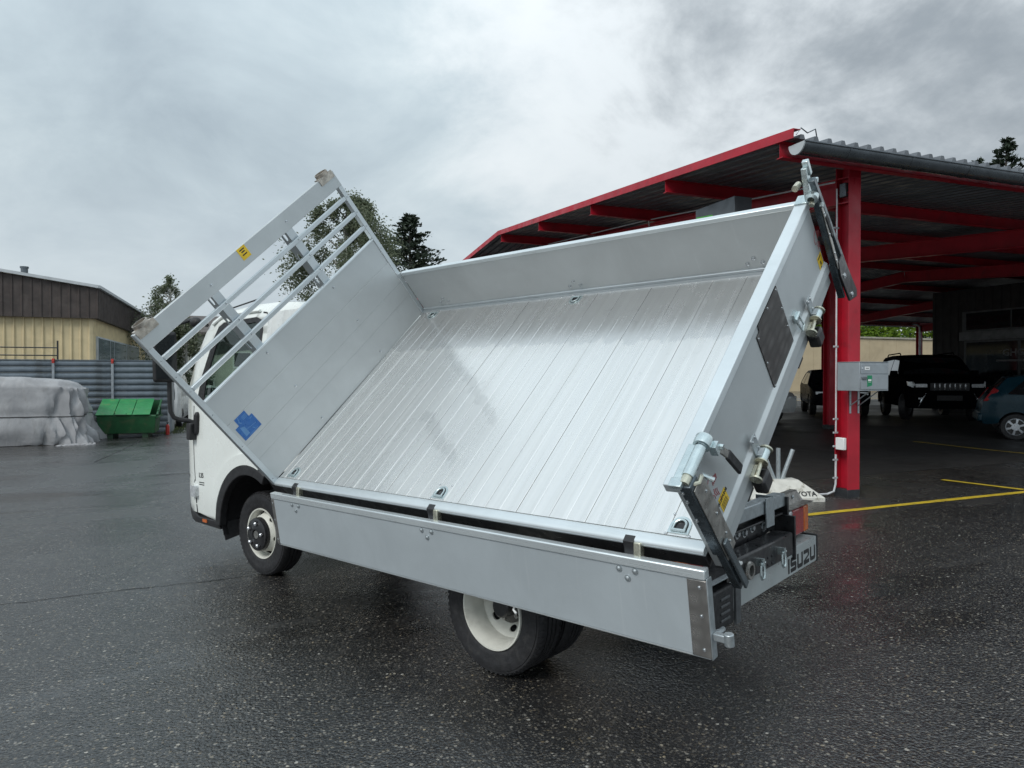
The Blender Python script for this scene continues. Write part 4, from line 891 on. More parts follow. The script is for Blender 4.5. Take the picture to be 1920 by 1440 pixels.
def wheel(cx, cy, side, front, parent, R=0.3575, name='wheel'):
    """cy = outer tyre face; side +1 faces +y"""
    wd = 0.205; wh = empty(name, parent); M = Matrix.Translation((cx, cy - side * wd / 2, R)) @ Matrix.Diagonal((1, side, 1, 1))
    if front: M = Matrix.Translation((cx, cy - side * wd / 2, R)) @ Matrix.Rotation(rad(3), 4, 'Z') @ Matrix.Diagonal((1, side, 1, 1))
    rr = 0.212
    m = MB(); m.lathe(tyre_profile(R, rr, wd), n=72)
    for i in range(60):
        a = 2 * pi * i / 60
        for sg in (-1, 1):
            c_, s_ = cos(a), sin(a); c2, s2 = cos(a + 0.05), sin(a + 0.05)
            y0, y1 = sg * wd * 0.345, sg * wd * 0.475
            m.add([(c_ * (R + 0.0), y0, s_ * R), (c2 * R, y0, s2 * R), (c2 * (R * 0.962), y1, s2 * R * 0.962), (c_ * R * 0.962, y1, s_ * R * 0.962),
                   (c_ * (R + 0.004), y0, s_ * (R + 0.004)), (c2 * (R + 0.004), y0, s2 * (R + 0.004)), (c2 * (R * 0.97), y1 * 1.03, s2 * R * 0.97), (c_ * R * 0.97, y1 * 1.03, s_ * R * 0.97)], [(4, 5, 6, 7), (0, 1, 5, 4), (2, 3, 7, 6), (0, 4, 7, 3), (1, 2, 6, 5)])
    m.build('tyre', 'rubber', wh, M, merge=False)
    m = MB()
    if front:
        fy = lambda r: 0.075 - 0.05 * sstep(0.10, 0.20, r) if r > 0.1 else 0.075
        m.lathe([(rr + 0.006, wd * 0.42), (rr + 0.004, wd * 0.47), (rr - 0.006, wd * 0.46), (rr - 0.016, wd * 0.36), (rr - 0.02, wd * 0.10), (rr - 0.02, -wd * 0.4), (rr + 0.006, -wd * 0.42)], n=64)
        holes = [ell(0.158 * cos(a), 0.158 * sin(a), 0.0, 0.0, 14) for a in []]
        hl = []
        for k in range(6):
            a = 2 * pi * k / 6 + 0.2; ca, sa = cos(a), sin(a)
            hl.append([(0.171 * ca + (0.0165 * cos(t)) * ca - (0.030 * sin(t)) * sa, 0.171 * sa + (0.0165 * cos(t)) * sa + (0.030 * sin(t)) * ca) for t in [2 * pi * i / 14 for i in range(14)]])
        prof = lambda x, z: 0.112 - 0.088 * sstep(0.125, 0.20, sqrt(x * x + z * z))
        m.plate(ell(0, 0, rr - 0.017, rr - 0.017, 56), hl, lambda x, z: (x, prof(x, z), z), lambda x, z: (x, prof(x, z) - 0.008, z), grid=0.016)
        m.build('rim', 'rim_white', wh, M)
        m = MB(); m.lathe([(0.0, 0.136), (0.040, 0.136), (0.046, 0.152), (0.126, 0.148), (0.138, 0.141), (0.143, 0.125), (0.144, 0.10), (0.0, 0.10)], n=48, close=False); hub = m.build('hub_cover', 'black_steel', wh, M)
        m = MB(); m.cyl((0, 0.12, 0), (0, 0.146, 0), 0.034, n=24); m.build('hub_cap', 'steel_raw', wh, M)
        for k in range(5):
            a = 2 * pi * k / 5 + 0.5; q = V((0.098 * cos(a), 0.149, 0.098 * sin(a)))
            m = MB(); m.lathe([(0.02, 0.0), (0.025, 0.004), (0.025, 0.0)], q, 'Y', 16, False); m.build('nut_ring', 'black_plastic', wh, M)
            m = MB(); m.cyl(q, q + V((0, 0.016, 0)), 0.020, 0.018, n=6); m.sphere(q + V((0, 0.016, 0)), (0.015, 0.011, 0.015), 10, 6); m.build('wheel_nut', 'chrome', wh, M)
    else:
        m.lathe([(rr + 0.008, wd * 0.44), (rr + 0.006, wd * 0.50), (rr - 0.004, wd * 0.50), (rr - 0.012, wd * 0.42), (rr - 0.02, wd * 0.30), (rr - 0.026, wd * 0.2), (rr - 0.030, -wd * 0.1), (rr - 0.035, -wd * 0.25), (rr - 0.02, -wd * 0.45), (rr + 0.006, -wd * 0.42)], n=64)
        hl = []
        for k in range(6):
            a = 2 * pi * k / 6 + 0.35; ca, sa = cos(a), sin(a)
            hl.append([(0.138 * ca + (0.017 * cos(t)) * ca - (0.027 * sin(t)) * sa, 0.138 * sa + (0.017 * cos(t)) * sa + (0.027 * sin(t)) * ca) for t in [2 * pi * i / 14 for i in range(14)]])
        prof = lambda x, z: -0.055 + 0.055 * sstep(0.10, 0.182, sqrt(x * x + z * z)) - 0.03
        m.plate(ell(0, 0, 0.184, 0.184, 56), hl, lambda x, z: (x, prof(x, z), z), lambda x, z: (x, prof(x, z) - 0.008, z), grid=0.016)
        m.build('rim', 'rim_white', wh, M)
        m = MB(); m.lathe([(0.0, 0.03), (0.05, 0.03), (0.06, 0.02), (0.065, -0.03), (0.105, -0.05), (0.108, -0.085), (0.0, -0.085)], n=40, close=False); m.build('hub_cover', 'black_steel', wh, M)
        for k in range(5):
            a = 2 * pi * k / 5; q = V((0.085 * cos(a), -0.055, 0.085 * sin(a))); m = MB(); m.cyl(q, q + V((0, 0.025, 0)), 0.014, n=6); m.build('wheel_nut', 'steel_raw', wh, M)
    m = MB(); m.lathe([(0.0, -0.10), (0.13, -0.10), (0.15, -0.06), (0.15, -0.12), (0.0, -0.12)] if not front else [(0.0, 0.0), (0.187, 0.0), (0.187, -0.1), (0.0, -0.1)], n=32, close=False); m.build('brake_drum', 'black_steel', wh, M)
    return wh
wheel(1.10, 0.905, 1, True, truck); wheel(1.10, 2 * YC - 0.905, -1, True, truck)
wheel(-1.84, 1.145, 1, False, truck); wheel(-1.84, 2 * YC - 1.145, -1, False, truck)
for y_ in (1.145 - 0.245, 2 * YC - 1.145 + 0.245):
    m = MB(); m.lathe(tyre_profile(0.3575, 0.212, 0.205), (-1.84, y_ - (0.10 if y_ > 0 else -0.10), 0.3575), n=56); m.build('inner_tyre', 'rubber', truck)

# ------------------------------------------------------------------ cab
CH = 0.875                                                   # half width of the cab
def cab_y(x, z):
    y = CH - 0.105 * sstep(1.38, 2.36, z) ** 1.2 - 0.15 * max(0, (x - 2.10) / 0.40) ** 2.2
    y -= 0.10 * max(0, (z - 2.2) / 0.16) ** 2 if z > 2.2 else 0
    if z < 0.55: y -= 0.02 * (0.55 - z) / 0.2
    return y
ARX, ARZ, ARR = 1.10, 0.36, 0.585
front_pts = [(2.30, 0.40), (2.345, 0.50), (2.35, 0.75), (2.325, 1.05), (2.27, 1.36), (2.24, 1.43), (2.16, 1.66), (2.07, 1.92), (1.975, 2.14), (1.90, 2.235), (1.78, 2.295), (1.55, 2.325), (1.2, 2.34), (0.80, 2.33), (0.50, 2.30), (0.37, 2.25), (0.32, 2.16), (0.31, 1.6), (0.31, 0.95)]
front_pts = [(x + (0.145 * (x - 1.9) / 0.45 if x > 1.9 else 0), z) for x, z in front_pts]
arch = [(ARX + ARR * cos(a), ARZ + ARR * sin(a)) for a in [rad(103 - (103 - 4) * i / 14) for i in range(15)]]
outline = front_pts + [(0.62, 0.94)] + arch + [(1.70, 0.40)]
win = [(2.035, 1.495), (1.70, 1.455), (1.02, 1.455), (0.975, 1.50), (0.965, 2.10), (1.00, 2.185), (1.09, 2.215), (1.66, 2.205), (1.755, 2.17), (1.83, 2.07), (1.96, 1.74)]
m = MB()
for sg in (1, -1):
    m.plate(outline, [win], lambda x, z: (x, YC + sg * cab_y(x, z), z), grid=0.085)
# skin over front, roof and back, leaving the windscreen open
def skin(mm, pts, inset=0.0, push=0.0, n=9):
    rows = []
    for x, z in pts:
        hy = cab_y(x, z) - inset; rows.append([V((x + push + (0.07 * (1 - (abs(j) / 4) ** 2.4) if x > 1.85 and z < 2.2 else 0), YC + hy * j / 4, z + (0.035 * (1 - (j / 4) ** 2) if z > 2.24 and x < 1.95 else 0) + push * 0.4)) for j in range(-4, 5)])
    for r in rows: pass
    k = len(rows[0]); mm.add([p for r in rows for p in r], [(i * k + j, i * k + j + 1, (i + 1) * k + j + 1, (i + 1) * k + j) for i in range(len(rows) - 1) for j in range(k - 1)])
skin(m, front_pts[:6]); skin(m, front_pts[9:])
cab = m.build('cab', 'white_paint', truck, smooth=38)
sol = cab.modifiers.new('sheet', 'SOLIDIFY'); sol.thickness = 0.012; sol.offset = -1
m = MB(); skin(m, front_pts[5:10], 0.02, 0.0); m.build('windscreen', 'cab_glass', cab)
for sg in (1, -1):
    m = MB(); m.plate(win, [], lambda x, z: (x, YC + sg * (cab_y(x, z) - 0.010), z), grid=0.12); m.build('door_window', 'cab_glass', cab)
    cw = (sum(p[0] for p in win) / len(win), sum(p[1] for p in win) / len(win))
    def grow(pl, k): return [(cw[0] + (x - cw[0]) * k[0], cw[1] + (z - cw[1]) * k[1]) for x, z in pl]
    inner = [(1.90, 1.53), (1.70, 1.50), (1.04, 1.50), (1.01, 1.53), (1.0, 2.09), (1.03, 2.15), (1.10, 2.175), (1.62, 2.165), (1.70, 2.13), (1.755, 2.05), (1.87, 1.70)]
    m = MB(); m.plate(grow(win, (1.012, 1.012)), [inner], lambda x, z: (x, YC + sg * (cab_y(x, z) + 0.004), z), lambda x, z: (x, YC + sg * (cab_y(x, z) - 0.008), z), grid=0.12); m.build('window_seal', 'black_plastic', cab)
    # wheel-arch flare
    def arc(R_, a0, a1, n=18): return [(ARX + R_ * cos(rad(a0 + (a1 - a0) * i / n)), ARZ + R_ * sin(rad(a0 + (a1 - a0) * i / n))) for i in range(n + 1)]
    fl_ = arc(ARR + 0.012, 2, 118) + arc(ARR - 0.075, 118, 2)
    m = MB(); m.plate(fl_, [], lambda x, z: (x, YC + sg * (CH + 0.020), z), lambda x, z: (x, YC + sg * (CH - 0.05), z)); m.build('arch_flare', 'black_plastic', cab, bevel=0.008)
    pts = arc(ARR - 0.04, -8, 150, 20); m = MB()
    for i in range(20): m.add([(pts[i][0], YC + sg * (CH - 0.03), pts[i][1]), (pts[i + 1][0], YC + sg * (CH - 0.03), pts[i + 1][1]), (pts[i + 1][0], YC + sg * 0.42, pts[i + 1][1]), (pts[i][0], YC + sg * 0.42, pts[i][1])], [(0, 1, 2, 3)])
    m.add([(p[0], YC + sg * 0.42, p[1]) for p in pts], [tuple(range(21))]); m.build('wheel_housing', 'black_plastic', cab)
    # raised swage over the arch
    sw_ = arc(ARR + 0.11, 14, 108) + arc(ARR + 0.013, 108, 4)
    m = MB(); m.plate(sw_, [], lambda x, z: (x, YC + sg * (cab_y(x, z) + 0.022), z), lambda x, z: (x, YC + sg * (cab_y(x, z) - 0.01), z), grid=0.05); m.build('arch_swage', 'white_paint', cab, bevel=0.010, seg=3)
    # black lower bumper, step and mud flap
    lo = [(1.66, 0.335), (1.70, 0.405), (2.06, 0.405), (2.24, 0.455), (2.488, 0.50), (2.488, 0.455), (2.43, 0.40), (2.15, 0.345)]
    m = MB(); m.plate(lo, [], lambda x, z: (x, YC + sg * (cab_y(x, z) + 0.012), z), lambda x, z: (x, YC + sg * (cab_y(x, z) - 0.06), z), grid=0.06); m.build('lower_bumper', 'black_plastic', cab, bevel=0.006)
    m = MB(); m.plate([(1.70, 0.40), (1.66, 0.23), (1.40, 0.30), (1.38, 0.42)], [], lambda x, z: (1.66 + (x - 1.66) * 0.25, YC + sg * (CH - 0.02 - (1.70 - x) * 0.9), z), lambda x, z: (1.66 + (x - 1.66) * 0.25 - 0.012, YC + sg * (CH - 0.02 - (1.70 - x) * 0.9), z)); m.build('mud_flap', 'rubber', cab)
    m = MB(); m.plate(rrect(1.90, 1.985, 0.366, 0.396, 0.006), [], lambda x, z: (x, YC + sg * (cab_y(x, z) + 0.018), z), lambda x, z: (x, YC + sg * (cab_y(x, z) + 0.008), z)); m.build('side_reflector', 'lens_amber', cab, bevel=0.003)
    m = MB(); m.plate(rrect(2.045, 2.155, 0.595, 0.70, 0.012), [], lambda x, z: (x, YC + sg * (cab_y(x, z) + 0.035), z), lambda x, z: (x, YC + sg * (cab_y(x, z) - 0.01), z)); m.build('corner_lamp', 'lamp_clear', cab, bevel=0.012, seg=3)
    # shut lines: dark gaps between door, pillar and corner panel
    def seam(path, wd, nm='shut_line', mt='black_plastic'):
        mm = MB(); pr = []
        for i, (x, z) in enumerate(path):
            a = V(path[max(0, i - 1)]); b = V(path[min(len(path) - 1, i + 1)]); d = (b - a).normalized(); nx, nz = -d.y, d.x
            for k in (-1, 1): xx, zz = x + nx * k * wd / 2, z + nz * k * wd / 2; pr.append((xx, YC + sg * (cab_y(xx, zz) + 0.0015), zz))
        mm.add(pr, [(2 * i, 2 * i + 1, 2 * i + 3, 2 * i + 2) for i in range(len(path) - 1)]); mm.build(nm, mt, cab, merge=False)
    seam([(2.105, 0.41), (2.10, 0.58)], 0.022); seam([(2.11, 0.74), (2.125, 0.9), (2.13, 1.1), (2.12, 1.30), (2.10, 1.45)], 0.010)
    seam([(0.90, 0.95), (0.885, 1.2), (0.875, 1.6), (0.872, 2.05), (0.885, 2.18), (0.93, 2.245), (1.0, 2.255)], 0.012)
    seam([(2.30, 0.775), (2.125, 0.735)], 0.03)
    m = MB(); m.plate(rrect(0.955, 1.10, 1.30, 1.365, 0.02), [], lambda x, z: (x, YC + sg * (cab_y(x, z) + 0.022), z), lambda x, z: (x, YC + sg * (cab_y(x, z) + 0.002), z)); m.build('door_handle', 'white_paint', cab, bevel=0.006)
    # rain visor line above the door
    m = MB(); m.tube([(x, YC + sg * (cab_y(x, z) + 0.012), z) for x, z in ((1.86, 2.20), (1.72, 2.262), (1.45, 2.275), (1.05, 2.272))], 0.012, 6); m.build('rain_gutter', 'white_paint', cab)
# small model badge on the near door
Fd = frame((1.985, YC + cab_y(1.985, 0.79) + 0.003, 0.80), (-1, 0, 0), (0, 0, 1))
text('L35', 0.062, Fd, 'black_print', cab, 'door_badge', bold=0.0006)
for z_ in (0.735, 0.715): 
    m = MB(); m.bx(1.93, 2.03, YC + cab_y(1.98, 0.73) + 0.0005, YC + cab_y(1.98, 0.73) + 0.0025, z_ - 0.004, z_ + 0.004); m.build('badge_line', 'black_print', cab)
# rear quarter in shrink wrap, with vertical folds
m = MB(); r5 = random.Random(9); cols = 26; rows = 16
for j in range(rows + 1):
    for i in range(cols + 1):
        x = 0.86 - 0.52 * i / cols; z = 1.15 + 1.09 * j / rows
        y = cab_y(x, z) + 0.012 + 0.012 * abs(noise.noise((x * 14, z * 1.2, 2))) + (0.014 if abs((i % 9) - 4) < 1 and i > 2 else 0)
        m.v.append(V((x, YC + y, z)))
for j in range(rows):
    for i in range(cols): m.f.append([j * (cols + 1) + i, j * (cols + 1) + i + 1, (j + 1) * (cols + 1) + i + 1, (j + 1) * (cols + 1) + i]); m.mi.append(0)
m.build('wrap_film', 'poly_wrap', cab, smooth=60)
# inside the cab
m = MB(); m.bx(0.40, 2.2, YC - 0.80, YC + 0.80, 0.93, 0.96); m.bx(0.36, 0.39, YC - 0.78, YC + 0.78, 0.96, 2.2); m.bx(1.95, 2.22, YC - 0.78, YC + 0.78, 1.1, 1.42); m.build('cab_interior', 'interior_grey', cab, None, bevel=0.02)
for y_ in (YC + 0.42, YC - 0.30):
    m = MB(); hw = 0.24 if y_ > YC else 0.40
    m.bx(0.75, 1.27, y_ - hw, y_ + hw, 1.05, 1.22); m.bx(0.58, 0.74, y_ - hw, y_ + hw, 1.2, 1.82); m.bx(0.56, 0.66, y_ - hw * 0.5, y_ + hw * 0.5, 1.84, 2.0); m.build('seat', 'seat_cloth', cab, None, bevel=0.05, seg=3)
m = MB(); c0 = V((1.66, YC + 0.40, 1.42)); ax = V((-0.5, 0, 0.86)).normalized(); e1 = V((0, 1, 0)); e2 = ax.cross(e1)
m.tube([c0 + (e1 * cos(a) + e2 * sin(a)) * 0.20 for a in [2 * pi * i / 28 for i in range(29)]], 0.016, 8); m.bar(c0 - e1 * 0.19, c0 + e1 * 0.19, 0.05, 0.02, ax); m.cyl(c0, c0 - ax * 0.35, 0.03, n=10); m.build('steering_wheel', 'black_plastic', cab)
# near mirror on its bent arm, far mirror, wiper-like upper arm
def mirror(sg, near):
    mr_ = empty('mirror', truck); K = lambda x, y, z: V((x, YC + sg * y, z))
    m = MB(); m.bx(2.09, 2.155, -0.105, 0.105, -0.235, 0.235); 
    Mx = Matrix.Translation(K(2.18, 1.10, 1.91) - V((2.12, 0, 0))) @ Matrix.Translation((2.12, 0, 0)) @ Matrix.Rotation(sg * rad(-8), 4, 'Z') @ Matrix.Translation((-2.12, 0, 0))
    m.build('mirror_housing', 'black_plastic', mr_, Mx, bevel=0.03, seg=3)
    m = MB(); m.bx(2.084, 2.089, -0.085, 0.085, -0.20, 0.20); m.build('mirror_glass', 'dark_glass', mr_, Mx)
    m = MB(); m.tube([K(2.19, 1.06, 1.70), K(2.19, 1.06, 1.50), K(2.19, 1.055, 1.40), K(2.18, 1.03, 1.345), K(2.165, 0.99, 1.325), K(2.14, 0.93, 1.315), K(2.12, 0.89, 1.30), K(2.11, 0.885, 1.26)], 0.021, 10)
    m.build('mirror_arm', 'black_plastic', mr_)
    m = MB(); m.bx(2.06, 2.145, min(YC + sg * 0.86, YC + sg * 0.94), max(YC + sg * 0.86, YC + sg * 0.94), 1.13, 1.29); m.plate([(2.01, 1.20), (2.06, 1.17), (2.06, 1.36), (2.02, 1.40), (1.99, 1.37)], [], lambda x, z: (x, YC + sg * 0.905, z), lambda x, z: (x, YC + sg * 0.86, z)); m.build('mirror_foot', 'black_plastic', mr_, None, bevel=0.015, seg=3)
    m = MB(); m.tube([K(1.95, 0.80, 2.20), K(2.15, 0.86, 2.26), K(2.32, 0.88, 2.27), K(2.45, 0.98, 2.22)], 0.017, 8); m.tube([K(2.15, 0.86, 2.26), K(2.2, 1.02, 2.20), K(2.19, 1.10, 2.13)], 0.015, 8); m.build('upper_arm', 'black_plastic', mr_)
    m = MB(); m.sphere(K(2.08, 0.85, 2.235), (0.07, 0.05, 0.05)); m.build('arm_joint', 'black_plastic', mr_)
mirror(1, True); mirror(-1, False)
m = MB(); m.tube([(1.75, YC + 0.72, 2.33), (1.2, YC + 0.70, 2.385)], 0.007, 6); m.build('aerial', 'black_plastic', cab)
# latch hook and black strut behind the cab door, near the headboard foot
m = MB(); m.bx(0.93, 1.02, 0.86, 0.96, 0.90, 1.10); m.build('cab_strut', 'black_plastic', truck, None, bevel=0.012)
m = MB(); c0 = V((0.80, 1.0, 1.05)); m.tube([c0 + V((0.055 * cos(a), 0, 0.065 * sin(a))) for a in [rad(80 + 230 * i / 14) for i in range(15)]], 0.017, 8); m.build('cab_hook', 'zinc_yellow', truck)
m = MB(); m.cyl((0.93, 0.985, 1.08), (0.93, 0.985, 1.18), 0.015, n=10); m.build('grease_nipple', 'zinc', truck)

# ------------------------------------------------------------------ carport: red steel frame, ribbed roof, gutter
def ibeam(m, a, b, h, wd, tf=0.012, tw=0.008, up=(0, 0, 1)):
    a, b = V(a), V(b); d = (b - a).normalized(); u = V(up); sd = d.cross(u).normalized(); u = sd.cross(d)
    for k in (-1, 1): m.bar(a + u * k * (h / 2 - tf / 2), b + u * k * (h / 2 - tf / 2), wd, tf, u)
    m.bar(a, b, tw, h - 2 * tf - 0.001, u)
EY0, RY, EY1 = 6.60, 16.84, 27.1; EZ, RZ = 4.50, 5.31; CX0, CX1 = 5.92, 37.0
def roof_z(y): return EZ + (RZ - EZ) * ((y - EY0) / (RY - EY0) if y < RY else (EY1 - y) / (EY1 - RY))
car = thing('carport', 'large open carport with red steel frame, grey ribbed roof and dark gutter', 'carport', onground(7.42, 7.17))
CI = Matrix.Translation(-onground(7.42, 7.17))
ROWX = [7.42, 13.6, 19.8, 26.0, 32.2]
def post(x, y, parent):
    g = gz(x, y); top = roof_z(y) - 0.12
    m = MB()
    for k in (-1, 1): m.bx(x - 0.10, x + 0.10, y + k * 0.105 - 0.008, y + k * 0.105 + 0.008, g + 0.10, top)
    m.bx(x - 0.006, x + 0.006, y - 0.097, y + 0.097, g + 0.10, top)
    m.bx(x - 0.10, x + 0.10, y - 0.097, y + 0.097, top - 0.36, top - 0.348)
    p = m.build('post', 'red_paint', parent, CI, bevel=0.002)
    m = MB(); m.bx(x - 0.101, x + 0.101, y - 0.116, y + 0.116, g - 0.05, g + 0.0995); m.build('post_foot', 'post_foot', p, CI, bevel=0.004)
    return p
posts = []
for x in ROWX:
    for y in (7.17, 13.7, 20.0, 26.5):
        if y in (13.7, 20.0) and x not in (13.6,): continue
        posts.append(post(x, y, car))
for x in ROWX:
    for y0, y1 in ((7.06, RY - 0.005), (RY + 0.005, 26.6)):
        m = MB(); ibeam(m, (x, y0, roof_z(y0) - 0.43), (x, y1, roof_z(y1) - 0.43), 0.34, 0.17, 0.016, 0.01); m.build('rafter', 'red_paint', car, CI)
PY = [6.78, 9.25, 11.75, 14.25, 16.70, 19.3, 21.8, 24.3, 26.8]
for y in PY:
    m = MB(); z = roof_z(y) - 0.145; ibeam(m, (CX0 + 0.03, y, z), (CX1 - 0.05, y, z), 0.19, 0.10, 0.010, 0.007); m.build('purlin', 'red_paint', car, CI)
# ribbed sheet
def roof(y0, y1, name):
    m = MB(); pit = 0.207; pr = []; x = CX0 + 0.02
    while x < CX1:
        pr += [(x, 0.0), (x + 0.105, 0.0), (x + 0.125, 0.055), (x + 0.170, 0.055), (x + 0.190, 0.0)]; x += pit
    n = len(pr); ysn = [y0, (y0 + y1) / 2, y1]
    for y in ysn: m.v += [V((a, y, roof_z(y) - 0.045 + b)) for a, b in pr]
    for j in range(2):
        for i in range(n - 1): m.f.append([j * n + i, j * n + i + 1, (j + 1) * n + i + 1, (j + 1) * n + i]); m.mi.append(0)
    for j, y in ((0, y0), (2, y1)):
        for i in range(0, n - 4, 5): m.f.append([j * n + i + k for k in (1, 2, 3, 4)]); m.mi.append(0)
    return m.build(name, 'roof_sheet', car, CI, smooth=0, merge=False, recalc=False)
roof(EY0 - 0.04, RY - 0.003, 'roof_slope'); roof(RY + 0.003, EY1 + 0.04, 'roof_slope')
for y0, y1 in ((EY0 - 0.08, RY), (RY, EY1 + 0.08)):
    m = MB(); a, b = V((CX0, y0, roof_z(y0) - 0.005)), V((CX0, y1, roof_z(y1) - 0.005)); m.bar(a, b, 0.012, 0.11); m.bar(a + V((0.05, 0, 0.053)), b + V((0.05, 0, 0.053)), 0.11, 0.008); m.build('rake_fascia', 'red_paint', car, CI)
m = MB(); m.bx(CX0 + 0.02, CX1, RY - 0.18, RY + 0.18, RZ + 0.0, RZ + 0.012); m.build('ridge_cap', 'roof_sheet', car, CI)
# gutters: half-round trough, joints, end cap
for gy, k in ((EY0 - 0.07, -1), (EY1 + 0.07, 1)):
    m = MB(); prof = [(0.12 * cos(a), 0.12 * sin(a)) for a in [pi + pi * i / 14 for i in range(15)]]
    prof = prof + [(0.112 * cos(a), 0.112 * sin(a)) for a in [2 * pi - pi * i / 14 for i in range(15)]]
    m.prism(prof, lambda a, b: (CX0 + 0.06, gy + a, EZ - 0.125 + b), lambda a, b: (CX1, gy + a, EZ - 0.125 + b))
    m.cyl((CX0 + 0.06, gy - 0.12, EZ - 0.125), (CX1, gy - 0.12, EZ - 0.125), 0.012, n=8); gt_ = m.build('gutter', 'gutter_metal', car, CI, smooth=40)
    m = MB(); m.prism([(0.126 * cos(a), 0.126 * sin(a)) for a in [pi + pi * i / 14 for i in range(15)]], lambda a, b: (CX0 + 0.05, gy + a, EZ - 0.125 + b), lambda a, b: (CX0 + 0.068, gy + a, EZ - 0.125 + b)); m.build('gutter_end', 'trim_pale', gt_, CI)
    for x in [CX0 + 0.75 + 1.0 * i for i in range(14)]:
        m = MB(); m.prism([(0.125 * cos(a), 0.125 * sin(a)) for a in [pi + pi * i / 12 for i in range(13)]] + [(0.1205 * cos(a), 0.1205 * sin(a)) for a in [2 * pi - pi * i / 12 for i in range(13)]], lambda a, b: (x, gy + a, EZ - 0.125 + b), lambda a, b: (x + 0.03, gy + a, EZ - 0.125 + b)); m.build('gutter_strap', 'gutter_metal', gt_, CI)
    m = MB(); m.cyl((CX0 + 0.1, gy - k * 0.09, EZ - 0.03), (CX0 + 0.10, gy - k * 0.09 + 0.001, EZ - 0.03), 0.001, n=3)
m = MB(); m.tube([(6.05, 6.62, EZ + 0.02), (6.1, 6.6, EZ + 0.10), (6.2, 6.6, EZ + 0.05), (6.32, 6.6, EZ + 0.11), (6.36, 6.62, EZ + 0.02)], 0.008, 6); m.build('roof_wire', 'gutter_metal', car, CI)
# cable conduit down the corner post, clips, boxes, and along the rafter
g0 = gz(7.42, 7.17); px_, py_ = 7.42 - 0.125, 7.235
m = MB(); m.tube([(px_, py_, 4.15), (px_, py_, 3.9), (px_, py_, 0.85 + g0)], 0.011, 8); m.tube([(px_, py_, 0.55 + g0), (px_, py_, 0.16 + g0), (px_ - 0.03, py_, 0.06 + g0), (px_ - 0.14, py_ + 0.01, 0.03 + g0), (px_ - 0.9, py_ + 0.06, 0.03 + g0), (px_ - 2.3, py_ + 0.2, 0.02 + g0)], 0.014, 8); m.build('conduit', 'conduit', car, CI)
m = MB(); m.tube([(7.22, 7.2, 4.22), (7.22, 12, roof_z(12) - 0.22), (7.22, 16.8, roof_z(16.8) - 0.22), (7.22, 24, roof_z(24) - 0.22)], 0.012, 6); m.tube([(7.22, 11.8, roof_z(11.8) - 0.23), (7.24, 11.8, roof_z(11.8) - 0.40), (7.30, 11.6, roof_z(11.8) - 0.45)], 0.010, 6); m.build('conduit', 'conduit', car, CI)
for z in (3.55, 1.98, 1.02, 0.84, 0.66, 0.48, 0.24):
    m = MB(); m.bx(px_ - 0.05, px_ + 0.03, py_ - 0.012, py_ + 0.006, z + g0 - 0.012, z + g0 + 0.012); m.build('pipe_clip', 'junction_grey', car, CI, bevel=0.003)
m = MB(); m.bx(px_ - 0.03, px_ + 0.02, py_ - 0.16, py_ - 0.02, 0.62 + g0, 0.78 + g0); m.build('junction_box', 'white_print', car, CI, bevel=0.008)
m = MB(); m.bx(7.42 - 0.13, 7.42 - 0.05, 7.09, 7.19, 4.02, 4.20); m.build('cable_box', 'gutter_metal', car, CI, bevel=0.006)
m = MB(); m.cyl((ROWX[4] - 0.2, 26.3, gz(32, 26)), (ROWX[4] - 0.2, 26.3, 4.2), 0.045, n=10); m.tube([(ROWX[4] - 0.2, 26.3, 4.2), (ROWX[4] - 0.15, 26.5, 4.35), (ROWX[4] - 0.1, 27.1, 4.42)], 0.045, 8); m.build('downpipe', 'conduit', car, CI)

# mailbox on the corner post
g0 = gz(7.42, 7.17)
mb = thing('mailbox', 'grey steel parcel mailbox bracketed to the red corner post', 'mailbox', (7.30, 6.96, 1.487))
m = MB(); m.bx(-0.18, 0.30, -0.27, 0.085, 0.0, 0.36)
mb_b = m.build('box', 'mailbox_grey', mb, None, bevel=0.004)
m = MB(); m.bx(-0.185, 0.305, -0.275, 0.088, 0.361, 0.368); m.build('lid', 'mailbox_grey', mb, None, bevel=0.002)
for z0, z1, nm in ((0.215, 0.335, 'letter_flap'), (0.02, 0.205, 'parcel_door')):
    m = MB(); m.bx(-0.165, 0.285, -0.276, -0.2705, z0, z1); d = m.build(nm, 'mailbox_grey', mb, None, bevel=0.003)
    if nm == 'parcel_door':
        m = MB(); m.bx(-0.155, -0.07, -0.292, -0.2765, 0.145, 0.18); m.build('handle', 'sign_grey', d, None, bevel=0.006)
        m = MB(); m.plate([(-0.06, 0.05), (0.02, 0.07), (0.02, 0.195), (-0.06, 0.195)], [], lambda a, b: (a, -0.2775, b), lambda a, b: (a, -0.2763, b)); st_ = m.build('green_sticker', 'green_print', d)
        m = MB()
        for q in (-0.038, -0.020, -0.002): m.plate(ell(q, 0.135, 0.010, 0.014, 10), [], lambda a, b: (a, -0.2780, b), lambda a, b: (a, -0.2776, b))
        m.bx(-0.042, 0.002, -0.2780, -0.2776, 0.108, 0.112); m.build('print', 'white_print', d)
    else:
        m = MB(); m.bx(-0.10, -0.02, -0.2785, -0.2762, 0.262, 0.305); d2 = m.build('name_plate', 'white_print', d)
        m = MB(); m.bx(-0.085, -0.035, -0.2790, -0.2787, 0.279, 0.288); m.build('print', 'sign_grey', d)
        m = MB(); m.cyl((-0.145, -0.276, 0.285), (-0.145, -0.284, 0.285), 0.009, n=12); m.build('lock', 'chrome', d)
for x_ in (0.05, 0.19):
    m = MB(); m.bar((x_, 0.093, -0.30), (x_, 0.093, -0.001), 0.03, 0.006, (0, 1, 0)); m.bar((x_, 0.088, -0.2), (x_ + 0.02, -0.20, -0.004), 0.025, 0.006); m.build('bracket', 'galvanised', mb)

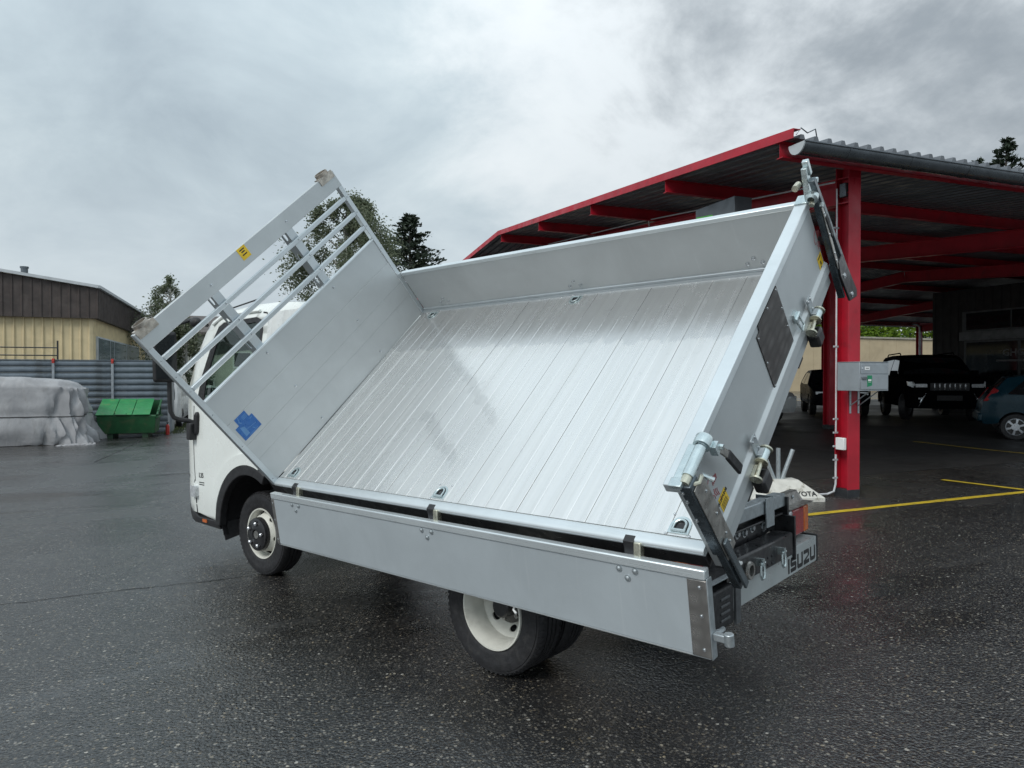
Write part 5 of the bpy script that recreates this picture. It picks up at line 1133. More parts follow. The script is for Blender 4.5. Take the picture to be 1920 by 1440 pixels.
# grey sign box on a mast behind the truck
pb = thing('sign_pylon', 'dark grey box sign with a green corner mark on a mast by the carport', 'sign', onground(6.6, 8.7))
zt = 4.23 - gz(6.6, 8.7)
m = MB(); m.bx(-0.15, 0.15, -0.45, 0.48, zt - 1.1, zt); m.build('box', 'sign_grey', pb, None, bevel=0.006)
m = MB(); m.plate([(0.46, zt - 0.45), (-0.08, zt - 0.45), (0.06, zt - 0.16), (0.46, zt - 0.12)], [], lambda a, b: (-0.153, a, b), lambda a, b: (-0.1505, a, b)); m.build('mark', 'leaf_green_print', pb)
m = MB(); m.bx(-0.06, 0.06, -0.06, 0.06, 0, zt - 1.1); m.bx(-0.2, 0.2, -0.2, 0.2, -0.02, 0.03); m.build('mast', 'sign_grey', pb)

# ------------------------------------------------------------------ dark workshop under the carport roof
ws = thing('workshop', 'dark ribbed workshop wall with a long window band under the carport roof', 'building', onground(23.4, 18.7))
WI = Matrix.Translation(-onground(23.4, 18.7)); wz = gz(23.4, 15)
def ribwall(m, p0, p1, z0, z1, pit, dep, flat=0.6, ztop=None):
    """upright trapezoid cladding between two plan points, ribs towards the left of p0->p1"""
    p0, p1 = V((*p0, 0)), V((*p1, 0)); d = (p1 - p0); L_ = d.length; d.normalize(); n = V((-d.y, d.x, 0)); pr = []; s = 0
    while s < L_ - pit * 0.5:
        pr += [(s, 0), (s + pit * flat, 0), (s + pit * (flat + 0.08), dep), (s + pit * 0.92, dep)]; s += pit
    pr.append((L_, 0)); k = len(pr)
    for row in (0, 1):
        for a, b in pr:
            z = z0 if row == 0 else (z1 if ztop is None else ztop(a / L_)); q = p0 + d * a + n * b; m.v.append(V((q.x, q.y, z)))
    o = len(m.v) - 2 * k
    for i in range(k - 1): m.f.append([o + i, o + i + 1, o + k + i + 1, o + k + i]); m.mi.append(m.cur)
m = MB(); ribwall(m, (23.4, 7.6), (23.4, 18.7), wz - 0.3, 4.72, 0.3, 0.045, 0.62); m.bx(23.42, 36.8, 7.6, 18.68, wz - 0.3, 4.55)
m.build('wall', 'dark_cladding', ws, WI, smooth=0, merge=False)
m = MB(); m.bx(23.30, 23.42, 9.5, 17.5, 3.22, 3.92); wb = m.build('window_band', 'trim_dark' if 'trim_dark' in MATS else simple('trim_dark', (0.10, 0.105, 0.11), 0.45), ws, WI, bevel=0.004)
for y0 in [9.6 + 1.56 * i for i in range(5)]:
    m = MB(); m.bx(23.285, 23.2995, y0, y0 + 1.5, 3.28, 3.86); m.build('pane', 'dark_glass', wb, WI)
m = MB(); m.bx(23.28, 23.42, 9.5, 17.6, 2.93, 3.215); m.build('fascia_band', 'trim_mid' if 'trim_mid' in MATS else simple('trim_mid', (0.17, 0.175, 0.18), 0.5), ws, WI)
m = MB(); m.bx(23.33, 23.42, 10.0, 17.45, wz, 2.92); gd = m.build('glazed_front', 'trim_dark', ws, WI)
for y0 in [10.1 + 1.84 * i for i in range(4)]:
    m = MB(); m.bx(23.32, 23.3295, y0, y0 + 1.74, wz + 0.1, 2.85); m.build('pane', 'dark_glass', gd, WI)
FT = frame(WI @ V((23.318, 15.75, 2.46)), (0, -1, 0), (0, 0, 1))
text('GHG', 0.32, FT, 'trim_mid', gd, 'lettering', bold=0.004)
m = MB(); m.bx(23.31, 23.318, 15.2, 16.3, 2.18, 2.24); m.build('lettering_line', 'trim_mid', gd, WI)

# beige block beyond, and foliage over it
bw = thing('beige_wall', 'beige panelled block wall seen through the far side of the carport', 'wall', onground(40, 45))
BI = Matrix.Translation(-onground(40, 45)); bz = gz(40, 45)
m = MB(); m.bx(15, 90, 45.16, 52, bz - 0.3, 4.9); m.build('core', 'beige_wall', bw, BI)
for i in range(42):
    m = MB(); x = 16 + 1.5 * i; m.bx(x + 0.01, x + 1.49, 45.0, 45.155, bz - 0.3, 4.85); m.build('panel', 'beige_wall', bw, BI)
m = MB(); m.bx(15, 90, 44.9, 52.1, 4.905, 5.05); m.build('coping', 'trim_stone' if 'trim_stone' in MATS else simple('trim_stone', (0.35, 0.32, 0.26), 0.8), bw, BI)

# ------------------------------------------------------------------ cars
def road_wheel(parent, x, y, R, side, rim, M, spokes=5, steer=0, hubcap=False):
    wh = empty('wheel', parent); wd = 0.2
    T = Matrix.Translation((x, y, R)) @ Matrix.Rotation(steer, 4, 'Z') @ Matrix.Diagonal((1, side, 1, 1))
    m = MB(); m.lathe([(R * 0.64, -wd / 2), (R * 0.9, -wd / 2), (R, -wd * 0.36), (R, wd * 0.36), (R * 0.93, wd / 2), (R * 0.66, wd / 2), (R * 0.64, wd * 0.4)], n=32); m.build('tyre', 'rubber', wh, T)
    m = MB(); rr = R * 0.64
    m.lathe([(rr, wd * 0.42), (rr * 0.93, wd * 0.44), (rr * 0.90, wd * 0.30), (rr * 0.90, -wd * 0.3), (rr, -wd * 0.4)], n=32)
    for k in range(spokes):
        a = 2 * pi * k / spokes + 0.3; hw = 0.30 if hubcap else 0.16
        ring = []
        for rr_, ww in ((rr * 0.12, hw * 1.6), (rr * 0.55, hw), (rr * 0.94, hw * 0.8)):
            for s_ in (-1, 1): ring.append(V((rr_ * cos(a + s_ * ww * (0.6 if rr_ > rr * 0.2 else 1.2)), wd * (0.40 if rr_ < rr * 0.9 else 0.36), rr_ * sin(a + s_ * ww * (0.6 if rr_ > rr * 0.2 else 1.2)))))
        back = [p - V((0, 0.03, 0)) for p in ring]
        m.add(ring + back, [(0, 1, 3, 2), (2, 3, 5, 4), (6, 8, 9, 7), (8, 10, 11, 9), (0, 2, 8, 6), (2, 4, 10, 8), (1, 7, 9, 3), (3, 9, 11, 5)])
    m.cyl((0, wd * 0.3, 0), (0, wd * 0.43, 0), rr * (0.42 if hubcap else 0.22), n=20); m.build('rim', rim, wh, T)
    m = MB(); m.cyl((0, 0.0, 0), (0, wd * 0.18, 0), rr * 0.88, n=24); m.build('brake', 'black_steel', wh, T)
def make_car(name, label, loc, head, prof, hw, xf, xr, R, paint, glass_side, ws_i, rw_i, belt, rim='wheel_silver', steer=0, spokes=5, hubcap=False, group=None, taper=0.2):
    g = gz(*loc); c = thing(name, label, 'car', (loc[0], loc[1], g), head, group)
    xmax = max(p[0] for p in prof); xmin = min(p[0] for p in prof); ztop = max(p[1] for p in prof)
    def yy(x, z):
        y = hw - taper * max(0, (z - belt) / (ztop - belt)) ** 1.15 - 0.13 * max(0, (x - (xmax - 0.55)) / 0.55) ** 2.2 - 0.11 * max(0, ((xmin + 0.45) - x) / 0.45) ** 2.2
        if z < 0.45: y -= 0.05 * (0.45 - z) / 0.2
        return y
    zb = prof[0][1]
    def archp(cx): return [(cx + R * 1.13 * cos(a), R + R * 1.13 * sin(a)) for a in [pi - pi * i / 14 for i in range(15)]]
    bot = [(xmin + 0.12, zb)] + [p for p in archp(xr) if p[1] > zb - 0.02] + [p for p in archp(xf) if p[1] > zb - 0.02]
    outl = prof + bot
    m = MB()
    for sg in (1, -1): m.plate(outl, [], lambda x, z: (x, sg * yy(x, z), z), grid=0.13)
    k = 9
    def rows(pts, off=0.0, inset=0.0):
        o = []
        for x, z in pts: o.append([V((x + (0.05 * (1 - (abs(j) / 4) ** 2) if x > xmax - 0.4 else (-0.04 * (1 - (abs(j) / 4) ** 2) if x < xmin + 0.35 else 0)), (yy(x, z) - inset) * j / 4, z + 0.03 * (1 - (j / 4) ** 2) * (1 if z > belt - 0.2 else 0))) for j in range(-4, 5)])
        return o
    rr = rows(prof); m.add([p for r in rr for p in r], [(i * k + j, i * k + j + 1, (i + 1) * k + j + 1, (i + 1) * k + j) for i in range(len(rr) - 1) for j in range(k - 1)])
    b = m.build('body', paint, c, smooth=45, bevel=0.06, seg=4)
    m = MB()
    for cx in (xf, xr):
        ap = archp(cx)
        for sg in (1, -1):
            for i in range(14): m.add([(ap[i][0], sg * (hw - 0.03), ap[i][1]), (ap[i + 1][0], sg * (hw - 0.03), ap[i + 1][1]), (ap[i + 1][0], sg * (hw - 0.42), ap[i + 1][1]), (ap[i][0], sg * (hw - 0.42), ap[i][1])], [(0, 1, 2, 3)])
            m.add([(p[0], sg * (hw - 0.42), p[1]) for p in ap], [tuple(range(15))])
    m.bx(xmin + 0.15, xmax - 0.15, -hw + 0.1, hw - 0.1, zb + 0.0, zb + 0.04); m.build('underbody', 'black_plastic', c)
    for win_ in glass_side:
        for sg in (1, -1):
            m = MB(); m.plate(win_, [], lambda x, z: (x, sg * (yy(x, z) + 0.006), z), lambda x, z: (x, sg * (yy(x, z) - 0.01), z), grid=0.2); m.build('side_window', 'dark_glass', c)
    for nm, (i0, i1), push in (('windscreen', ws_i, 0.008), ('rear_window', rw_i, -0.008)):
        pts = prof[i0:i1 + 1]; a, b_ = V(pts[0]), V(pts[-1]); pts = [tuple(a.lerp(b_, t)) for t in (0.06, 0.35, 0.65, 0.94)]
        r2 = rows(pts, 0, 0.09); nrm = V((1 if push > 0 else -1, 0, 0.8)).normalized() * 0.012
        m = MB(); m.add([p + nrm for r in r2 for p in r], [(i * k + j, i * k + j + 1, (i + 1) * k + j + 1, (i + 1) * k + j) for i in range(len(r2) - 1) for j in range(k - 1)]); m.build(nm, 'dark_glass', c)
    for x, st_ in ((xf, steer), (xr, 0)):
        for sg in (1, -1): road_wheel(c, x, sg * (hw - 0.115), R, sg, rim, None, spokes, st_, hubcap)
    c['_'] = 0; del c['_']
    return c, yy, xmax, xmin
suvp = [(2.33, 0.36), (2.40, 0.55), (2.41, 0.80), (2.34, 1.05), (2.16, 1.13), (1.70, 1.20), (1.10, 1.25), (0.78, 1.52), (0.42, 1.78), (0.15, 1.85), (-0.8, 1.875), (-1.85, 1.84), (-2.08, 1.78), (-2.28, 1.25), (-2.38, 0.95), (-2.40, 0.6), (-2.33, 0.4)]
c, yy, xm, xn = make_car('parked_car', 'black off-road car with chrome grille bars facing out beside the mailbox', (19.0, 15.4), rad(232), suvp, 0.94, 1.42, -1.38, 0.385, 'car_black', [[(0.98, 1.27), (0.45, 1.70), (-0.25, 1.74), (-0.25, 1.27)], [(-0.32, 1.27), (-0.32, 1.74), (-1.2, 1.72), (-1.2, 1.27)], [(-1.28, 1.27), (-1.28, 1.71), (-1.85, 1.66), (-2.0, 1.3)]], (6, 8), (12, 13), 1.2, steer=rad(-28), spokes=6)
for sg in (1, -1):
    m = MB(); m.plate([(2.06, 0.98), (2.36, 0.92), (2.375, 1.03), (2.30, 1.09), (2.0, 1.10)], [], lambda x, z: (x, sg * (yy(x, z) + 0.012), z), lambda x, z: (x, sg * (yy(x, z) - 0.03), z)); m.bx(2.34, 2.42, min(sg * 0.52, sg * 0.80), max(sg * 0.52, sg * 0.80), 0.93, 1.03); m.build('headlight', 'lamp_clear', c, bevel=0.012)
    m = MB(); m.bx(2.40, 2.45, min(sg * 0.62, sg * 0.74), max(sg * 0.62, sg * 0.74), 0.60, 0.66); m.build('fog_light', 'lamp_clear', c, bevel=0.01)
    m = MB(); m.bx(0.75, 0.92, min(sg * 0.93, sg * 1.12), max(sg * 0.93, sg * 1.12), 1.22, 1.40); m.build('door_mirror', 'car_black', c, bevel=0.04, seg=3)
    m = MB(); m.tube([(0.1, sg * 0.70, 1.88), (0.0, sg * 0.70, 1.93), (-1.6, sg * 0.70, 1.925), (-1.75, sg * 0.70, 1.87)], 0.018, 8); m.build('roof_rail', 'car_black', c)
    m = MB(); m.tube([(2.36, sg * 0.72, 0.40), (2.44, sg * 0.66, 0.58), (2.45, sg * 0.56, 0.78)], [0.012, 0.022, 0.012], 8); m.build('bumper_trim', 'chrome', c)
m = MB(); m.bx(2.40, 2.452, -0.46, 0.46, 0.84, 1.06); gr = m.build('grille', 'black_plastic', c, bevel=0.02)
for i in range(7):
    m = MB(); y_ = -0.36 + 0.12 * i; m.bx(2.45, 2.47, y_ - 0.012, y_ + 0.012, 0.86, 1.04); m.build('grille_bar', 'chrome', gr, bevel=0.004)
m = MB(); m.bx(2.44, 2.458, -0.30, 0.30, 0.58, 0.72); m.build('plate_panel', 'black_plastic', c, bevel=0.004)
hatp = [(1.70, 0.34), (1.76, 0.5), (1.74, 0.72), (1.55, 0.86), (0.95, 0.98), (0.30, 1.38), (0.0, 1.45), (-0.8, 1.45), (-1.25, 1.38), (-1.58, 0.98), (-1.70, 0.82), (-1.76, 0.55), (-1.70, 0.36)]
c, yy, xm, xn = make_car('parked_car', 'dark blue small hatchback with silver hubcaps seen from its rear corner', (17.15, 10.3), rad(-50), hatp, 0.81, 1.15, -1.10, 0.295, 'car_blue', [[(0.85, 1.0), (0.25, 1.33), (-0.25, 1.37), (-0.25, 0.98)], [(-0.32, 0.98), (-0.32, 1.37), (-0.9, 1.36), (-1.25, 1.02)]], (4, 5), (8, 9), 0.95, hubcap=True, spokes=6)
for sg in (1, -1):
    m = MB(); m.plate([(-1.40, 1.10), (-1.62, 0.86), (-1.70, 0.86), (-1.50, 1.16)], [], lambda x, z: (x, sg * (yy(x, z) + 0.012), z), lambda x, z: (x, sg * (yy(x, z) - 0.02), z)); m.build('tail_light', 'lens_red', c, bevel=0.006)
    m = MB(); m.bx(1.62, 1.74, min(sg * 0.45, sg * 0.70), max(sg * 0.45, sg * 0.70), 0.66, 0.80); m.build('headlight', 'lamp_clear', c, bevel=0.02)
m = MB(); m.bx(-1.80, -1.70, -0.74, 0.74, 0.40, 0.58); m.build('rear_bumper', 'car_blue', c, bevel=0.04, seg=3)
sedp = [(2.1, 0.34), (2.18, 0.5), (2.16, 0.72), (1.95, 0.86), (1.05, 0.98), (0.35, 1.40), (0.0, 1.47), (-0.9, 1.46), (-1.35, 1.38), (-1.85, 1.02), (-2.08, 0.90), (-2.14, 0.55), (-2.05, 0.36)]
side_w = [[(0.92, 1.0), (0.30, 1.34), (-0.25, 1.38), (-0.25, 0.99)], [(-0.32, 0.99), (-0.32, 1.38), (-0.95, 1.37), (-1.45, 1.04)]]
c, yy, xm, xn = make_car('parked_car', 'dark grey car half hidden behind the inner red post of the carport', (18.6, 18.6), rad(232), sedp, 0.88, 1.3, -1.3, 0.315, 'car_grey', side_w, (4, 5), (8, 9), 0.96)
for sg in (1, -1):
    m = MB(); m.bx(2.0, 2.17, min(sg * 0.5, sg * 0.76), max(sg * 0.5, sg * 0.76), 0.66, 0.78); m.build('headlight', 'lamp_clear', c, bevel=0.02)
c, yy, xm, xn = make_car('parked_car', 'white car glimpsed below the tailgate inside the carport', (13.1, 17.4), rad(275), sedp, 0.88, 1.3, -1.3, 0.315, 'car_white', side_w, (4, 5), (8, 9), 0.96)
for sg in (1, -1):
    m = MB(); m.bx(2.0, 2.17, min(sg * 0.5, sg * 0.76), max(sg * 0.5, sg * 0.76), 0.66, 0.78); m.build('headlight', 'lamp_clear', c, bevel=0.02)
c, yy, xm, xn = make_car('parked_car', 'white estate car parked far off between the fence and the cab', (-2.3, 37.5), rad(72), sedp, 0.9, 1.3, -1.3, 0.315, 'car_white', side_w, (4, 5), (8, 9), 0.96)
for sg in (1, -1):
    m = MB(); m.bx(-2.16, -2.0, min(sg * 0.55, sg * 0.8), max(sg * 0.55, sg * 0.8), 0.70, 0.85); m.build('tail_light', 'lens_red', c, bevel=0.02)
vanp = [(2.4, 0.34), (2.5, 0.5), (2.48, 0.95), (2.2, 1.12), (1.75, 1.25), (1.25, 1.85), (0.9, 1.95), (-0.5, 1.98), (-2.2, 1.96), (-2.38, 1.85), (-2.45, 1.0), (-2.48, 0.5), (-2.4, 0.36)]
c, yy, xm, xn = make_car('parked_van', 'white van tucked behind the end of the metal fence', (-3.25, 30.2), rad(90), vanp, 0.95, 1.6, -1.5, 0.34, 'car_white', [[(1.75, 1.28), (1.3, 1.78), (0.6, 1.8), (0.6, 1.26)]], (4, 5), (9, 10), 1.25, taper=0.12)
c['category'] = 'van'

# ------------------------------------------------------------------ fence, covered vehicle, skip
fz = gz(-5, 26)
fence = thing('metal_fence', 'blue-grey ribbed sheet metal fence with red clamps on its posts', 'fence', (-5.8, 26.0, fz))
FX = [-10.75, -9.1, -7.45, -5.8, -4.15, -2.5]; FTOP = 2.20
slm = MB(); hgt = 0.20; pr = [(0.0, 0.0), (0.03, 0.022), (0.05, 0.03), (0.12, 0.03), (0.15, 0.022), (0.17, 0.0), (hgt - 0.002, 0.0)]
slm.prism([(z, y) for z, y in pr] + [(hgt - 0.002, -0.008), (0, -0.008)], lambda a, b: (0.03, -b, a), lambda a, b: (1.62, -b, a))
slme = slm.mesh('slat'); slme.materials.append(MATS['fence_metal'])
for i in range(5):
    for j in range(12):
        o = bpy.data.objects.new('slat', slme); COL.objects.link(o); o.parent = fence; o.location = (FX[i] + 5.8, 0.0, FTOP - fz - 0.2 * (j + 1))
for x in FX:
    m = MB(); m.bx(x + 5.8 - 0.035, x + 5.8 + 0.035, -0.075, -0.032, 0, FTOP - fz + 0.03); p = m.build('post', 'fence_post', fence, None, bevel=0.004)
    m = MB(); m.bx(x + 5.8 - 0.035, x + 5.8 + 0.035, -0.09, 0.03, FTOP - fz - 0.10, FTOP - fz + 0.05); m.cyl((x + 5.8 + 0.02, -0.11, FTOP - fz - 0.02), (x + 5.8 + 0.02, -0.06, FTOP - fz - 0.02), 0.025, n=8); m.build('clamp', 'clamp_red', p, None, bevel=0.006)
m = MB(); m.bx(-10.75 + 5.8, -2.5 + 5.8, -0.035, 0.02, FTOP - fz + 0.001, FTOP - fz + 0.02); m.build('top_rail', 'fence_metal', fence)
m = MB(); m.bx(3.32, 3.36, 0.05, 1.1, 0.0, FTOP - fz); m.bx(3.31, 3.38, 0.0, 0.05, 0.0, FTOP - fz); m.build('end_panel', 'fence_post', fence)
sf = thing('scaffold_rail', 'black tube guard rail sticking up above the metal fence', 'rail', (-6.9, 27.6, gz(-6.9, 27.6)))
m = MB()
for x_ in (-0.86, 0.86): m.cyl((x_, 0, 0), (x_, 0, 3.12), 0.028, n=8)
sfb = m.build('upright', 'black_steel', sf)
for z_ in (2.88, 2.62): m = MB(); m.cyl((-0.86, 0, z_), (0.86, 0, z_), 0.02, n=8); m.build('rail', 'black_steel', sf)

# tarpaulin over a vehicle: box form with sagging flanks, folds and a ragged hem
tz = gz(-6.4, 23.3); tp = thing('covered_vehicle', 'vehicle under a wrinkled silver-grey tarpaulin tied with rope', 'vehicle', (-6.45, 23.3, tz), rad(2))
m = MB(); nu, nv = 150, 46
def tarp_pt(u, v):
    a = 2 * pi * u; hx, hy = 2.05, 0.95
    ca, sa = cos(a), sin(a); ex = 0.32
    sx = math.copysign(abs(ca) ** ex, ca); sy = math.copysign(abs(sa) ** ex, sa)
    if v < 0.42:                                             # roof
        t = v / 0.42; rr = t ** 0.85; x, y = hx * 0.96 * sx * rr, hy * 0.94 * sy * rr
        z = 1.88 - 0.05 * abs(x / hx) ** 2 - 0.16 * sstep(0.80, 1.0, t) ** 2 - (0.10 * max(0, x / hx) ** 3) + 0.05 * noise.noise((x * 1.3, y * 1.6, 5)) - 0.03 * abs(noise.noise((x * 4, y * 3, 2))) - 0.05 * (x / hx)
    else:
        t = (v - 0.42) / 0.58; fl = 1 + 0.04 * sin(t * pi * 0.8) + 0.03 * t ** 3 + 0.10 * t ** 2 * max(0, sx) ** 2
        rope = 0.015 * math.exp(-((t - 0.50) / 0.05) ** 2)
        fold = (0.045 + 0.13 * t ** 1.1) * (noise.noise((u * 34 + 0.7 * sin(t * 4), t * 1.3, 1.0)) + 0.6 * noise.noise((u * 75, t * 2.2, 4.0))) + 0.05 * noise.noise((u * 9, t * 3, 9)) - 0.11 * t ** 0.6 * abs(noise.noise((u * 22 + 1.5 * t, t * 2.6 + u * 8, 6))) + 0.03
        k = fl - rope + fold; x, y = hx * 0.96 * sx * k, hy * 0.94 * sy * k
        z = (1.88 - 0.21 - 0.10 * (max(0, sx)) ** 3) * (1 - t) + 0.03 * noise.noise((u * 60, t * 6, 2)) * (1 - t) + 0.015
        if t > 0.93: z = 0.012 + 0.06 * abs(noise.noise((u * 90, 3, t * 9)))
    return V((x, y, max(0.01, z)))
for j in range(nv + 1):
    for i in range(nu): m.v.append(tarp_pt(i / nu, max(0.002, j / nv)))
for j in range(nv):
    for i in range(nu): m.f.append([j * nu + i, j * nu + (i + 1) % nu, (j + 1) * nu + (i + 1) % nu, (j + 1) * nu + i]); m.mi.append(0)
m.build('tarpaulin', 'tarp', tp, smooth=60)
m = MB(); path = []
for i in range(91):
    u = 0.5 + 0.55 * i / 90 if False else (0.48 + 0.54 * i / 90) % 1.0; v = 0.42 + 0.58 * (0.47 + 0.06 * sin(i / 90 * pi)); q = tarp_pt(u, v); d = V((q.x, q.y, 0)).normalized(); path.append(q + d * 0.012 - V((0, 0, 0)))
m.tube(path, 0.014, 6); q = path[45]
m.tube([q + V((0, -0.02, 0)), q + V((0.05, -0.05, -0.12)), q + V((-0.02, -0.06, -0.2)), q + V((-0.06, -0.05, -0.1)), q + V((0, -0.02, 0))], 0.010, 6); m.build('rope', 'rope', tp)
# crumpled hem spilling on the ground
m = MB(); r6 = random.Random(2); nn = 30
for j in range(9):
    for i in range(nn): 
        x = 1.5 + 1.0 * i / (nn - 1); y = -1.35 + 0.42 * j / 8; h = 0.07 * abs(noise.noise((x * 7, y * 6, 1.5))) + 0.05 * abs(noise.noise((x * 15, y * 12, 3)))
        ed_ = min(i, nn - 1 - i, 2 * j, 2 * (8 - j)) / 3; m.v.append(V((x + 0.05 * noise.noise((x * 5, y * 5, 0)), y + 0.08 * noise.noise((x * 4, 0, 8)), 0.006 + h * min(1, ed_))))
for j in range(8):
    for i in range(nn - 1): m.f.append([j * nn + i, j * nn + i + 1, (j + 1) * nn + i + 1, (j + 1) * nn + i]); m.mi.append(0)
m.build('hem', 'tarp', tp, smooth=50)

kz = gz(-3.5, 24.5); sk = thing('waste_skip', 'green steel waste skip with a bright green sloping lid', 'skip', (-3.47, 24.6, kz), rad(0))
m = MB(); P = [(-0.62, -0.50), (0.62, -0.50), (0.80, 0.5), (-0.80, 0.5)]
bot = [(-0.75, -0.50, 0.14), (0.75, -0.50, 0.14), (0.75, 0.58, 0.14), (-0.75, 0.58, 0.14)]; top = [(-0.80, -0.62, 0.66), (0.80, -0.62, 0.66), (0.80, 0.62, 0.66), (-0.80, 0.62, 0.66)]; up_ = [(-0.80, -0.60, 0.70), (0.80, -0.60, 0.70), (0.80, 0.62, 1.12), (-0.80, 0.62, 1.12)]
m.add(bot + top, [(3, 2, 1, 0), (0, 1, 5, 4), (1, 2, 6, 5), (2, 3, 7, 6), (3, 0, 4, 7), (4, 5, 6, 7)]); m.add([V(p) + V((0, 0, 0)) for p in top] + up_, [(0, 1, 5, 4), (1, 2, 6, 5), (2, 3, 7, 6), (3, 0, 4, 7)])
m.build('tub', 'skip_green', sk, bevel=0.01)
for i in range(3):
    x0 = -0.82 + 0.49 * i; m = MB(); m.add([(x0, -0.66, 0.705), (x0 + 0.475, -0.66, 0.705), (x0 + 0.475, 0.50, 1.15), (x0, 0.50, 1.15), (x0, -0.66, 0.725), (x0 + 0.475, -0.66, 0.725), (x0 + 0.475, 0.50, 1.17), (x0, 0.50, 1.17)], [(0, 1, 2, 3), (4, 5, 6, 7), (0, 1, 5, 4), (1, 2, 6, 5), (2, 3, 7, 6), (3, 0, 4, 7)]); m.build('lid_panel', 'skip_lid', sk, bevel=0.006)
m = MB()
for y_ in (-0.35, 0.0, 0.35): m.bx(0.80, 0.845, y_ - 0.03, y_ + 0.03, 0.60, 0.95 + 0.3 * y_)
m.bx(0.80, 0.86, -0.60, 0.60, 0.60, 0.66); m.bar((0.83, -0.6, 0.70), (0.83, 0.62, 1.13), 0.05, 0.05); m.build('side_frame', 'skip_green', sk, bevel=0.006)
m = MB()
for x_ in (-0.55, 0.40): m.bx(x_, x_ + 0.16, -0.45, 0.55, 0.0, 0.155)
m.build('skid', 'skip_dark', sk)
m = MB(); m.tube([(-0.3, -0.68, 0.76), (-0.3, -0.70, 0.72), (0.0, -0.70, 0.715), (0.0, -0.68, 0.755)], 0.014, 6); m.build('lid_handle', 'skip_dark', sk)
ex = thing('gas_cylinder', 'small red cylinder standing at the fence end beside the skip', 'cylinder', onground(-2.45, 25.0))
m = MB(); m.lathe([(0.0, 0.0), (0.055, 0.0), (0.06, 0.03), (0.06, 0.26), (0.04, 0.31), (0.02, 0.33), (0.0, 0.33)], axis='Z', n=16, close=False); m.build('body', 'clamp_red', ex)
m = MB(); m.cyl((0, 0, 0.33), (0, 0, 0.38), 0.015, n=8); m.bx(-0.04, 0.04, -0.012, 0.012, 0.38, 0.40); m.build('valve', 'black_plastic', ex)

# weighted base with pipe stubs beside the carport (for flags)
fb = thing('flag_base', 'stained white concrete flag base with three grey pipe stubs', 'base', onground(*yard(9.15, 3.47)[:2]), rad(-18))
m = MB(); bt = [(-0.44, -0.26, 0.0), (0.50, -0.26, 0.0), (0.50, 0.26, 0.0), (-0.44, 0.26, 0.0)]; tp_ = [(-0.20, -0.10, 0.27), (0.22, -0.10, 0.27), (0.22, 0.12, 0.27), (-0.20, 0.12, 0.27)]; lo = [V(p) + V((0, 0, 0.06)) for p in bt]
m.add(bt + [tuple(p) for p in lo] + tp_, [(3, 2, 1, 0), (0, 1, 5, 4), (1, 2, 6, 5), (2, 3, 7, 6), (3, 0, 4, 7), (4, 5, 9, 8), (5, 6, 10, 9), (6, 7, 11, 10), (7, 4, 8, 11), (8, 9, 10, 11)]); m.build('block', 'concrete_white', fb, bevel=0.012)
for a, tilt in ((-0.10, -0.16), (0.0, 0.0), (0.09, 0.15)):
    m = MB(); p0 = V((0.0 + a * 0.5, 0.01, 0.25)); p1 = p0 + V((tilt, 0.0, 0.40 if a else 0.42)); m.tube([p0, p1], 0.028, 12, caps=False); m.tube([p1, p0], 0.023, 12, caps=False); m.build('pipe', 'galvanised', fb)
Ff = frame((0.20, -0.228, 0.105), (1, 0, 0), (0, 0.16, 0.21)); text('TOYOTA', 0.095, Ff, 'black_print', fb, 'lettering', bold=0.003)

# ------------------------------------------------------------------ buildings behind the fence
yb = thing('warehouse', 'yellow ribbed warehouse with a deep dark brown roof fascia', 'building', (-6.2, 34.3, gz(-6.2, 34.3)))
YI = Matrix.Translation(-V((-6.2, 34.3, gz(-6.2, 34.3)))); yz = gz(-6.2, 34.3)
m = MB(); ribwall(m, (-6.2, 34.3), (-26, 34.3), yz, 4.2, 0.34, 0.05, 0.72) if False else None
m = MB(); ribwall(m, (-26, 34.3), (-6.2, 34.3), yz, 4.2, 0.34, -0.05, 0.72); ribwall(m, (-6.2, 34.3), (-6.2, 60), yz, 4.2, 0.34, -0.04, 0.72); m.bx(-26, -6.26, 34.36, 60, yz, 4.15); m.build('wall', 'yellow_cladding', yb, YI, smooth=0, merge=False, recalc=False)
ztop = lambda x: 5.42 + 0.153 * min(max(0, -6.2 - x), 10)
m = MB()
ribwall(m, (-26, 34.05), (-6.0, 34.05), 4.14, 5.4, 0.34, -0.03, 0.7, lambda t: ztop(-26 + 20 * t)); ribwall(m, (-6.0, 34.05), (-6.0, 60), 4.14, 5.4, 0.34, -0.03, 0.7)
m.bx(-26, -6.02, 34.07, 34.2, 4.14, 5.38); m.bx(-6.15, -6.02, 34.1, 60, 4.14, 5.38); m.build('roof_fascia', 'brown_cladding', yb, YI, smooth=0, merge=False, recalc=False)
m = MB(); m.bar((-16.2, 33.98, ztop(-16.2) + 0.05), (-5.92, 33.98, ztop(-6) + 0.05), 0.20, 0.12); m.bar((-5.95, 33.9, 5.47), (-5.95, 60, 5.47), 0.18, 0.12)
m.add([(-16.2, 34, 6.95), (-5.95, 34, 5.45), (-5.95, 60, 5.45), (-16.2, 60, 6.95)], [(0, 1, 2, 3)]); m.build('roof_edge', 'trim_pale', yb, YI)
m = MB(); m.cyl((-9.35, 37, 5.5), (-9.35, 37, 6.55), 0.14, n=14); m.cyl((-9.35, 37, 6.5), (-9.35, 37, 6.58), 0.17, n=14); m.build('flue', 'gutter_metal', yb, YI)
m = MB(); m.bx(-6.19, -6.10, 34.75, 46.9, 1.75, 3.42); wf = m.build('window_frame', 'trim_pale', yb, YI)
